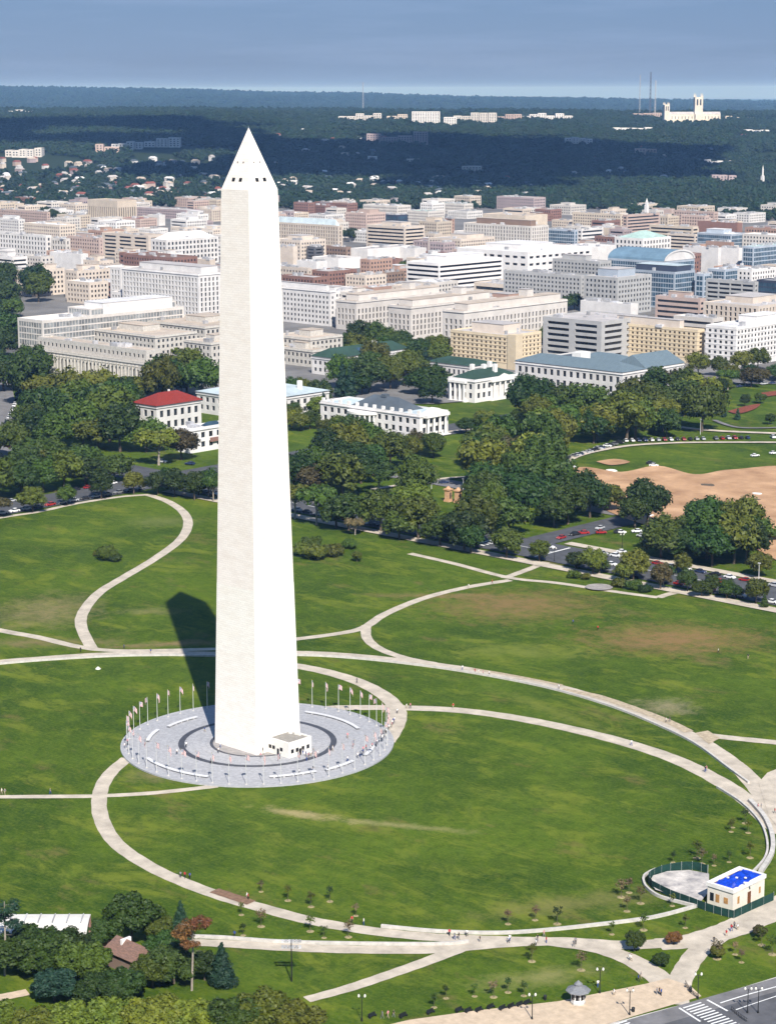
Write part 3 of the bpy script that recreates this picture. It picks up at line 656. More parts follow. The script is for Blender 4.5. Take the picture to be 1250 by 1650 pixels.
# ------------------------------------------------------------------ buildings
WC = {'cream': (.57, .495, .42), 'pale': (.56, .525, .485), 'white': (.66, .64, .62), 'grey': (.37, .37, .365), 'blue': (.36, .41, .47), 'yellow': (.60, .50, .35), 'brick': (.23, .13, .105),
      'orange': (.38, .25, .195), 'pink': (.46, .355, .31), 'tan': (.53, .455, .37), 'brown': (.22, .155, .12), 'mauve': (.36, .295, .295), 'stone': (.575, .505, .435), 'navy': (.045, .055, .085), 'dark': (.12, .12, .13)}
RC = {'light': (.42, .395, .38), 'white': (.66, .65, .645), 'grey': (.27, .27, .275), 'tan': (.45, .38, .31), 'red': (.22, .075, .055), 'brown': (.17, .11, .085), 'green': (.028, .062, .045), 'slate': (.085, .105, .125), 'paleblue': (.45, .53, .56), 'teal': (.36, .50, .46), 'blue': (.12, .20, .27)}
def wallm(c): return mat('wall_'+c, WC[c], .85, .09, .12, .05, rand=.10)
def roofm(c): return mat('roof_'+c, RC[c], .85, .14, .10, .05, rand=.10)
M_gdark = mat('glass_dark', (.028, .032, .038), .2, .5, .35, rand=.4, spec=.5)
M_gblue = mat('glass_blue', (.05, .095, .14), .15, .35, .12, spec=.6)
M_gtan = mat('glass_tan', (.085, .06, .035), .25, .4, .35, rand=.5, spec=.4)
M_unit = mat('rooftop_metal', (.42, .42, .43), .6, .2, .5, rand=.35); M_trim = mat('trim_white', (.74, .72, .68), .7, .06, .5)
FP = []                                            # footprints
STY = {'grid': (3.9, 3.7, .48, .52, .35), 'tall': (4.0, 4.0, .44, .74, .7), 'band': (999, 3.9, .97, .46, .6), 'glass': (2.6, 3.9, .90, .78, .15), 'garage': (11, 3.3, .90, .5, .9), 'bigbay': (9, 7.2, .62, .34, .8), 'arch': (5, 5.2, .5, .6, .5), 'strip': (26, 3.9, .78, .5, .9)}
PANE = {}
def pane_mesh(w_, h_, ax, m):
    k = (round(w_, 1), round(h_, 1), ax, m.name)
    if k not in PANE:
        mb = MB(); a = w_/2, h_/2
        if ax == 0: mb.box(-a[0], a[0], -.03, .03, -a[1], a[1])
        else: mb.box(-.03, .03, -a[0], a[0], -a[1], a[1])
        PANE[k] = mb.mesh('window', [m])
    return PANE[k]
def facade(mb, ax, c, a0, a1, z0, z1, sgn, sty, wins, bot=1.5, top=1.6, em=1.2, cols=None, rows=None):
    """wall with real openings. ax 0: plane y=c running along x; ax 1: plane x=c along y. sgn outward sign"""
    bay, fh, wf, hf, dep = sty; L_ = a1-a0
    if L_ < 3: wf = 0
    n = cols or max(1, int(round((L_-2*em)/bay))); k = rows or max(1, int((z1-z0-bot-top)/fh+.35)); fh = (z1-z0-bot-top)/k; bw = (L_-2*em)/n
    P_ = (lambda a, z, d=0: (a, c-sgn*d, z)) if ax == 0 else (lambda a, z, d=0: (c-sgn*d, a, z))
    def q(a, b, y, z): mb.face([P_(a, y), P_(b, y), P_(b, z), P_(a, z)] if (sgn < 0) == (ax == 0) else [P_(b, y), P_(a, y), P_(a, z), P_(b, z)])
    if wf <= 0: q(a0, a1, z0, z1); return
    prev = z0
    for r in range(k):
        lo = z0+bot+r*fh+fh*(1-hf)*.45; hi = lo+fh*hf; q(a0, a1, prev, lo); prev = hi; pa = a0
        for i in range(n):
            l = a0+em+i*bw+bw*(1-wf)/2; h = l+bw*wf; q(pa, l, lo, hi); pa = h
            mb.face([P_(l, lo), P_(h, lo), P_(h, lo, dep), P_(l, lo, dep)]); mb.face([P_(l, lo), P_(l, hi), P_(l, hi, dep), P_(l, lo, dep)])
            mb.face([P_(h, lo), P_(h, hi), P_(h, hi, dep), P_(h, lo, dep)]); mb.face([P_(l, hi), P_(h, hi), P_(h, hi, dep), P_(l, hi, dep)])
            wins.append((P_((l+h)/2, (lo+hi)/2, dep), h-l, hi-lo, ax))
        q(pa, a1, lo, hi)
    q(a0, a1, prev, z1)
def hip(mb, x0, x1, y0, y1, z, h, ov=.8, inset=None, m=0):
    x0 -= ov; x1 += ov; y0 -= ov; y1 += ov; lx, ly = x1-x0, y1-y0; s = min(lx, ly)/2 if inset is None else inset
    if lx > ly: r0, r1 = (x0+s, (y0+y1)/2), (x1-s, (y0+y1)/2); F_ = [((x0, y0), (x1, y0), r1, r0), ((x1, y1), (x0, y1), r0, r1), ((x0, y1), (x0, y0), r0), ((x1, y0), (x1, y1), r1)]
    else: r0, r1 = ((x0+x1)/2, y0+s), ((x0+x1)/2, y1-s); F_ = [((x1, y0), (x1, y1), r1, r0), ((x0, y1), (x0, y0), r0, r1), ((x0, y0), (x1, y0), r0), ((x1, y1), (x0, y1), r1)]
    top = {r0, r1}
    for f in F_: mb.face([(p[0], p[1], z+(h if p in top else 0)) for p in f], m)
    mb.face([(x0, y0, z), (x0, y1, z), (x1, y1, z), (x1, y0, z)], m)
def solve(uL, uC, vC, uR, H, vb=None):
    if vb is not None:
        g = grd(uC, vb); lo, hi = 0, 120
        for _ in range(40):
            H = (lo+hi)/2
            if prj((g.x, g.y, H))[1] > vC: lo = H
            else: hi = H
        P_ = Vector((g.x, g.y, H))
    else: P_ = grd(uC, vC, H)
    d = P_-CAM; k = (uL-625)/FPX; w_ = (d.dot(rt)-k*d.dot(fw))/(rt.x-k*fw.x); k = (uR-625)/FPX; n_ = (k*d.dot(fw)-d.dot(rt))/(rt.y-k*fw.y)
    return P_.x, P_.y, max(5, w_), max(5, n_), H
def shell(t, W, D, H, sS, sE, wc, rc, gm, ind, bot=1.5, top=1.6, z0=0, cen=(0, 0), rows=None, em=1.2, pname='wall'):
    """one block of a building: walls with openings, panes, parapet and roof, under its thing t"""
    x0, x1, y0, y1 = cen[0]-W/2, cen[0]+W/2, cen[1]-D/2, cen[1]+D/2; mb = MB(); wins = []
    far = 1.0
    facade(mb, 0, y0, x0, x1, z0, H, -1, sS, wins, bot, top, em=em, rows=rows); facade(mb, 1, x1, y0, y1, z0, H, 1, sE, wins, bot, top, em=em, rows=rows)
    mb.face([(x1, y1, z0), (x0, y1, z0), (x0, y1, H), (x1, y1, H)]); mb.face([(x0, y1, z0), (x0, y0, z0), (x0, y0, H), (x0, y1, H)])
    e = .45; i0, i1, j0, j1 = x0+e, x1-e, y0+e, y1-e; zr = H-.8
    for a, b in (((x0, y0), (x1, y0)), ((x1, y0), (x1, y1)), ((x1, y1), (x0, y1)), ((x0, y1), (x0, y0))):
        ia, ib = [(min(max(p[0], i0), i1), min(max(p[1], j0), j1)) for p in (a, b)]
        mb.face([(*a, H), (*b, H), (*ib, H), (*ia, H)]); mb.face([(*ia, zr), (*ib, zr), (*ib, H), (*ia, H)])
    mb.build(pname, wc, t)
    mr = MB(); mr.face([(i0, j0, zr), (i1, j0, zr), (i1, j1, zr), (i0, j1, zr)]); mr.build('roof', rc, t)
    if ind and len(wins) <= 320:
        for c, a, h, ax in wins: link('window', pane_mesh(a, h, ax, gm), t, c)
    elif wins:
        wm = MB()
        for c, a, h, ax in wins:
            a, h = a/2+.02, h/2+.02
            wm.face([(c[0]-a, c[1], c[2]-h), (c[0]+a, c[1], c[2]-h), (c[0]+a, c[1], c[2]+h), (c[0]-a, c[1], c[2]+h)] if ax == 0 else [(c[0], c[1]-a, c[2]-h), (c[0], c[1]+a, c[2]-h), (c[0], c[1]+a, c[2]+h), (c[0], c[1]-a, c[2]+h)])
        wo = wm.build('windows', gm, t); wo['kind'] = 'stuff'
def units(t, W, D, z, k, seed, m=None):
    r = random.Random(seed)
    for _ in range(k):
        a, b, h = r.uniform(1.2, 6.5), r.uniform(1.2, 4.5), r.uniform(.8, 3); x, y = r.uniform(-.38, .38)*W, r.uniform(-.38, .38)*D
        mb = MB(); mb.box(x-a/2, x+a/2, y-b/2, y+b/2, z, z+h); mb.build('rooftop_unit', m or M_unit, t)
def pent(t, W, D, z, h, fx=.5, fy=.5, ox=0, oy=0, wc=None, rc=None):
    mb = MB(); x0, x1, y0, y1 = ox*W-fx*W/2, ox*W+fx*W/2, oy*D-fy*D/2, oy*D+fy*D/2; mb.box(x0, x1, y0, y1, z, z+h); o = mb.build('penthouse', wc, t)
    mr = MB(); mr.box(x0-.3, x1+.3, y0-.3, y1+.3, z+h+.003, z+h+.25); mr.build('penthouse_roof', rc, t); return o
def building(label, uL, uC, vC, uR, H=26, sty='grid', wc='pale', rc='light', vb=None, ph=None, ind=False, sE=None, gm=None, name='office_building', nu=5, bot=1.5, top=1.6, phc=None, group=None, cat='building', rows=None, em=1.2, cornice=False):
    x, y, W, D, H = solve(uL, uC, vC, uR, H, vb)
    t = thing(name, (x-W/2, y+D/2, 0), label, cat, group); FP.append((x-W, x, y, y+D, H))
    ss = STY[sty] if sty in STY else None; se = STY[sE] if sE else ss
    blank = (9, 9, 0, 0, 0)
    shell(t, W, D, H, ss or blank, se or blank, wallm(wc), roofm(rc), gm or M_gdark, ind, bot, top, rows=rows, em=em)
    sd = int(uC*7+vC)
    if cornice:
        mb = MB(); z = H-1.5
        mb.box(-W/2-.5, W/2+.5, -D/2-.5, -D/2-.003, z, z+.5); mb.box(W/2+.003, W/2+.5, -D/2-.002, D/2, z, z+.5); mb.build('cornice', wallm(wc), t)
    if ph: pent(t, W, D, H-.79, ph[0], *ph[1:], wc=wallm(phc or wc), rc=roofm(rc))
    if nu: units(t, W, D, H-.79, nu, sd)
    return t, W, D, H

# --- the nearer landmarks, each told apart
G_ = 'offices beyond the park'
t, W, D, H = building('long stone office with tall columned front, attic storey and tree-hidden base on the left', 48, 236, 584, 274, vb=640, sty='tall', wc='stone', rc='tan', nu=0, bot=2, top=2.6, ind=True, rows=1, group=G_, cornice=True)
for i in range(30):                                   # columns standing between the tall windows
    mb = MB(); x = -W/2+4+(W-12)*i/29; mb.cone(x, -D/2-.65, 1.5, H-3.2, .62, .52, 10); mb.box(x-.8, x+.8, -D/2-1.4, -D/2-.01, H-3.2, H-2.7); mb.box(x-.8, x+.8, -D/2-1.4, -D/2-.01, 1.0, 1.5); mb.build('column', wallm('stone'), t)
mb = MB(); mb.box(-W/2, W/2, -D/2-1.7, -D/2-.012, 0, 1); mb.build('plinth', wallm('stone'), t)
shell(t, W-7, D-7, H+6.5, (4.0, 5, .4, .5, .4), (4.0, 5, .4, .5, .4), wallm('stone'), roofm('tan'), M_gdark, True, bot=1.6, top=1.4, z0=H-.78, rows=1, pname='attic_wall'); units(t, W*.8, D*.5, H+5.7, 8, 4)
INT = t
for lab, a in (('stone office wing, second block behind the columned front, with bare roof edge', (262, 302, 582, 337, 15)), ('stone office wing partly hidden by the obelisk, third block behind columned front', (296, 340, 552, 392, 20)),
               ('flat stone roof block just behind the attic of the columned office', (120, 250, 541, 318, 22)), ('long cream stone block with small windows between glazed office and obelisk', (228, 330, 526, 420, 24)),
               ('low stone wing right beside the obelisk below the white corner office', (440, 500, 545, 552, 18)), ('rounded stone wing end right of the obelisk behind trees', (440, 504, 564, 530, 12))):
    building(lab, *a, wc='stone', rc='tan', sty='grid', group=G_, cornice=True, nu=4, ph=(4, .3, .4, 0, .1))
t, W, D, H = building('wide pale glazed office with a window grid under white roof terraces on the left', 28, 70.5, 516, 296, vb=592, sty='glass', wc='pale', rc='white', group=G_, nu=6, ph=(8, .75, .5, .05, .18), phc='white', gm=mat('glass_pale', (.22, .23, .23), .3, .4, .2, rand=.3))
shell(t, W*.9, D*.62, H+4.2, STY['glass'], STY['glass'], wallm('pale'), roofm('white'), MATS['glass_pale'], False, z0=H-.77, bot=.4, top=.5, cen=(-W*.03, D*.15), pname='upper_wall')
# red-roofed hall with white lower block
t, W, D, H = building('white hall with a red hipped tile roof behind the trees left of the obelisk', 216, 252, 654, 324, 15, sty='arch', wc='white', rc='light', nu=0, ind=True, name='hall', cornice=True, group=G_)
mb = MB(); hip(mb, -W/2, W/2, -D/2, D/2, H+.1, 5.2, 1.0); ro = mb.build('tiled_roof', mat('tile_red', (.21, .026, .018), .85, .2, .8, .2, stretch=(1, 1, 6)), t); ro['label'] = 'red hipped tile roof'
mb = MB(); mb.box(-W*.4, -W*.4+.9, D*.2, D*.2+.9, H+.1, H+5); mb.build('chimney', M_trim, t)
t, W, D, H = building('low white annex with a glass roof light below the red-roofed hall', 286, 306, 691, 386, 9, vb=731, sty='arch', wc='white', rc='white', nu=3, ind=True, name='annex', cornice=True, group=G_)
mb = MB(); hip(mb, -W*.28, W*.28, -D*.1, D*.22, H-.5, 1.8, 0); mb.build('skylight', M_gblue, t); mb = MB(); mb.box(W/2+.02, W/2+1.2, -D*.1, D*.05, 4.5, 6.5); mb.build('awning', wallm('brick'), t)
# concert hall with pale blue roof, mostly behind the obelisk
t, W, D, H = building('wide white hall with a pale blue metal roof, half hidden behind the obelisk', 317, 420, 645, 530, 12, sty='arch', wc='white', rc='paleblue', nu=0, name='hall', cornice=True, group=G_)
mb = MB(); hip(mb, -W/2, W/2, -D/2, D/2, H+.1, 6, .8); mb.build('metal_roof', roofm('paleblue'), t)
for x, y in ((.36, .2), (.30, -.1)): mb = MB(); mb.box(W*x-1.2, W*x+1.2, D*y-1, D*y+1, H+1, H+6.5); mb.build('chimney', M_trim, t)
# white hall with slate roof and columned porticoes
t, W, D, H = building('white classical hall with dark slate hipped roof and columned end right of the obelisk', 516, 676, 668, 722, 12.5, sty='arch', wc='white', rc='paleblue', nu=0, ind=True, name='hall', cornice=True, group=G_)
mb = MB(); hip(mb, -W*.22, W*.28, -D*.40, D*.42, H-.7, 6.0, 0); mb.build('slate_roof', roofm('slate'), t)
mb = MB(); mb.box(W*.02-1.6, W*.02+1.6, -1.6, 1.6, H+4.6, H+6.2); mb.build('lantern', roofm('slate'), t)
for i in range(12): mb = MB(); x = -W*.48+W*.96*i/11; mb.box(x-.9, x+.9, -D/2+.5, -D/2+1.6, H+.01, H+1.7); mb.build('parapet_block', M_trim, t)
for y in (-.3, -.1, .1, .3): mb = MB(); mb.cone(W/2+2.2, D*y, .8, H-2, .75, .62, 10); mb.build('column', M_trim, t)
mb = MB(); mb.box(W/2+.02, W/2+3.3, -D*.4, D*.4, H-2, H-.4); mb.face([(W/2+3.3, -D*.4, H-.39), (W/2+3.3, D*.4, H-.39), (W/2+3.3, 0, H+2.6)]); mb.face([(W/2+3.3, -D*.4, H-.39), (W/2+3.3, 0, H+2.6), (W/2-2, 0, H+2.6), (W/2-2, -D*.4, H-.39)]); mb.face([(W/2+3.3, D*.4, H-.39), (W/2-2, D*.4, H-.39), (W/2-2, 0, H+2.6), (W/2+3.3, 0, H+2.6)]); mb.build('pediment', M_trim, t)
mb = MB(); mb.box(W/2+.02, W/2+3.6, -D*.42, D*.42, 0, .8); mb.build('step', M_trim, t)
for i in range(9):
    a = math.pi*(1+(i+.5)/9); mb = MB(); mb.cone(-W*.05+9*math.cos(a), -D/2+9*math.sin(a)*.7-.6, .4, H-3.2, .6, .5, 9); mb.build('column', M_trim, t)
mb = MB(); mb.prism([(-W*.05+10*math.cos(math.pi*(1+i/16)), -D/2-.02+10*.72*math.sin(math.pi*(1+i/16))-.5) for i in range(17)], H-3.2, H-2); mb.build('porch_roof', M_trim, t)
# green-roofed white villas
t, W, D, H = building('square white mansion with green roof, chimneys and columned porches among trees', 722, 765, 612, 837, 13.5, sty='arch', wc='white', rc='light', nu=0, ind=True, name='mansion', cornice=True, group=G_)
mb = MB(); hip(mb, -W/2+1, W/2-1, -D/2+1, D/2-1, H-.4, 4.5, 0); mb.build('green_roof', roofm('green'), t)
for x, y in ((-.25, -.12), (-.02, .0), (.2, .12), (-.3, .3)): mb = MB(); mb.box(W*x-1, W*x+1, D*y-1.2, D*y+1.2, H+.5, H+6.4); mb.build('chimney', M_trim, t)
for k in range(4):
    mb = MB(); mb.cone(-W*.36+W*.17*k, -D/2-1.3, .6, H-2.6, .7, .6, 10); mb.build('column', M_trim, t)
    mb = MB(); mb.cone(W/2+1.3, -D*.1+D*.12*k, .6, H-2.6, .7, .6, 10); mb.build('column', M_trim, t)
mb = MB(); mb.box(-W*.42, W*.22, -D/2-2.2, -D/2-.02, H-2.6, H-1.2); mb.build('porch_roof', M_trim, t); mb = MB(); y0, y1 = -D*.17, D*.33; mb.box(W/2+.02, W/2+2.2, y0, y1, H-2.6, H-1.2); mb.face([(W/2+2.2, y0, H-1.19), (W/2+2.2, y1, H-1.19), (W/2+2.2, (y0+y1)/2, H+2)]); mb.build('pediment', M_trim, t)
mb = MB(); mb.box(-W*.44, W*.24, -D/2-2.4, -D/2-.021, 0, .6); mb.build('step', M_trim, t); mb = MB(); mb.box(W/2+.021, W/2+2.4, -D*.19, D*.35, 0, .6); mb.build('step', M_trim, t)
for lab, a, vb, nch in (('long white house with green gabled roof and two roof lights behind the trees', (502, 537, 577, 658), None, 1), ('low white wing with green roof between trees and the cream corner office', (688, 760, 590, 800), None, 0)):
    t, W, D, H = building(lab, *a, 12 if nch else 9, sty='grid', wc='white', rc='green', nu=0, ind=True, name='house', group=G_, cornice=True)
    mb = MB(); hip(mb, -W/2, W/2, -D/2, D/2, H+.05, 5 if nch else 3, .7, inset=min(W, D)*.35); mb.build('green_roof', roofm('green'), t)
    if nch:
        mb = MB(); mb.box(W*.1, W*.1+2.4, D*.12, D*.12+2.4, H+2, H+7); mb.build('chimney', M_trim, t)
        for y in (-.12, .1):
            hh = lambda x: H+.12+5*(W/2+.7-x)/(W/2+.7)
            mb = MB(); xa, xb = W*.16, W*.36; mb.face([(xb, D*y, hh(xb)), (xb, D*y+5, hh(xb)), (xa, D*y+5, hh(xa)), (xa, D*y, hh(xa))]); mb.build('roof_light', M_gblue, t)
# museum with blue-grey roofs
t, W, D, H = building('long white museum with blue-grey metal roofs and a gabled end block behind the woods', 830, 1003, 600, 1102, 15, sty='arch', wc='white', rc='slate', nu=0, ind=True, name='museum', cornice=True, group=G_)
M_met = mat('metal_roof', (.13, .175, .20), .5, .15, .3, stretch=(8, 1, 1))
mb = MB(); hip(mb, -W/2, W/2, -D/2, -D/2+22, H+.05, 4.5, .5); mb.build('front_roof', M_met, t)
mb = MB(); hip(mb, W/2-24, W/2, -D*.12, D/2, H+.05, 7, .5, inset=2); mb.build('end_roof', M_met, t)
mb = MB(); hip(mb, -W*.3, W*.2, D*.0, D*.42, H-.6, 4.5, 0); mb.build('rear_roof', M_met, t)
mb = MB(); mb.box(-W*.2, -W*.2+7, -D*.1, D*.05, H-.5, H+5); mb.build('roof_house', M_trim, t)
# yellow and white office slabs
for lab, a, kw in (
    ('cream yellow office slab with amber window grid and blank corner tower', (726, 818, 540, 872), dict(vb=596, wc='yellow', gm=M_gtan, ph=(6, .55, .5), phc='cream')),
    ('wide bright yellow office slab with rows of amber windows and roof storey', (970, 1122, 531, 1135), dict(vb=588, wc='yellow', gm=M_gtan, ph=(5.5, .66, .6, -.03, .05), phc='cream')),
    ('white grey office block with deep square windows and dark top floor at right edge', (1137, 1184, 527, 1290), dict(vb=594, wc='white', ph=(5, .6, .4, 0, .1), phc='white'))):
    t, W, D, H = building(lab, *a, sty='grid', rc='white' if kw['wc'] == 'white' else 'light', ind=True, group=G_, bot=4.5, nu=5, rows=6, **kw)
    if a[0] == 726: mb = MB(); mb.box(W/2-.01, W/2+7, -D/2-.6, -D/2+6.5, 0, H+.6); mb.build('blank_tower', wallm('yellow'), t)
    mb = MB()
    for r in range(7):
        z = 4.5+r*(H-6.1)/6; mb.box(-W/2, W/2+.22, -D/2-.22, -D/2-.003, z-.16, z+.1); mb.box(W/2+.003, W/2+.22, -D/2-.0, D/2, z-.16, z+.1)
    mb.build('sill_band', wallm(kw['wc']), t)
# three parallel pale wings
for lab, a, vb in (('pale pier-fronted office wing, farthest of three parallel wings', (541, 574, 485, 718), 534), ('pale pier-fronted office wing, middle one of three parallel wings', (625, 662, 494, 800), 550), ('pale pier-fronted office wing, nearest of three parallel wings', (713, 747, 501, 914), 574)):
    t, W, D, H = building(lab, *a, sty='tall', wc='pale', rc='tan', vb=vb, group=G_, nu=4, bot=3.5, top=5.5, cornice=True, ind=False)
    pent(t, W, D, H-.7, 4.5, .62, .9, -.05, .03, wallm('pale'), roofm('tan')); pent(t, W, D, H+3.9, 5, .4, .06, -.05, .2, wallm('pale'), roofm('light'))
building('white corner office with small square windows, right beside the obelisk shaft', 420, 532, 468, 540, vb=527, sty='grid', wc='white', rc='light', group=G_, ph=(4.5, .86, .5), ind=True, nu=4, top=3.5, cornice=True)
building('big white columned government block with dark window slots left of the obelisk', 196, 321, 441, 380, vb=514, sty='tall', wc='white', rc='light', group=G_, nu=5, ph=(5, .8, .45), top=3, cornice=True)
building('white pier-fronted end wing at the left of the columned government block', 177, 196, 431, 205, vb=496, sty='tall', wc='white', rc='light', nu=0, group=G_)
building('long low white block with square windows below the columned government block', 178, 268, 478, 318, 14, wc='white', rc='light', nu=2, group=G_)
building('black glass office with thin white floor bands and a white rooftop storey', 655, 707, 424, 810, 27, sty='band', wc='white', rc='white', gm=mat('glass_black', (.010, .010, .016), .2, .3, .2, spec=.4), ph=(5.5, .6, .6, -.05, .03), bot=.8, top=1.2, nu=3, group=G_, em=.3)
building('grey concrete office with dark roof house and a corner seen head-on', 941, 995, 447, 1050, 31, wc='grey', rc='light', ph=(6, .6, .5, -.05, .0), phc='blue', group=G_, ind=False, nu=3)
building('blue-grey office with fine window grid beneath a dark navy top floor', 1014, 1087, 438, 1120, 31, sty='glass', wc='blue', rc='paleblue', group=G_, ph=(5, .9, .7, -.02, .1), phc='navy', gm=M_gblue)
t, W, D, H = building('office under a broad blue barrel roof with a curved white gable', 979, 1070, 421, 1119, 30, sty='glass', wc='blue', rc='blue', gm=M_gblue, nu=0, group=G_)
mb = MB(); mw = MB(); N_ = 14
for i in range(N_):
    a, b = math.pi*i/N_, math.pi*(i+1)/N_; pa, pb = (D/2*-math.cos(a), 9*math.sin(a)), (D/2*-math.cos(b), 9*math.sin(b))
    mb.face([(-W/2, pa[0], H+pa[1]), (W/2, pa[0], H+pa[1]), (W/2, pb[0], H+pb[1]), (-W/2, pb[0], H+pb[1])])
    for x in (-W/2, W/2): mw.face([(x, pa[0], H-.3), (x, pb[0], H-.3), (x, pb[0], H+pb[1]-.1), (x, pa[0], H+pa[1]-.1)])
    mw.face([(W/2+.6, pa[0], H+pa[1]+.3), (W/2+.6, pb[0], H+pb[1]+.3), (W/2+.6, pb[0]*.93, H+pb[1]*.86), (W/2+.6, pa[0]*.93, H+pa[1]*.86)])
mb.build('barrel_roof', roofm('blue'), t); mw.build('gable', wallm('white'), t)
t, W, D, H = building('tan stone hall with tall fluted window slots standing above the far left roofs', 141, 189, 323, 220, 34, sty='tall', wc='tan', rc='tan', nu=1, name='hall', rows=1, bot=5, top=6, group=G_)

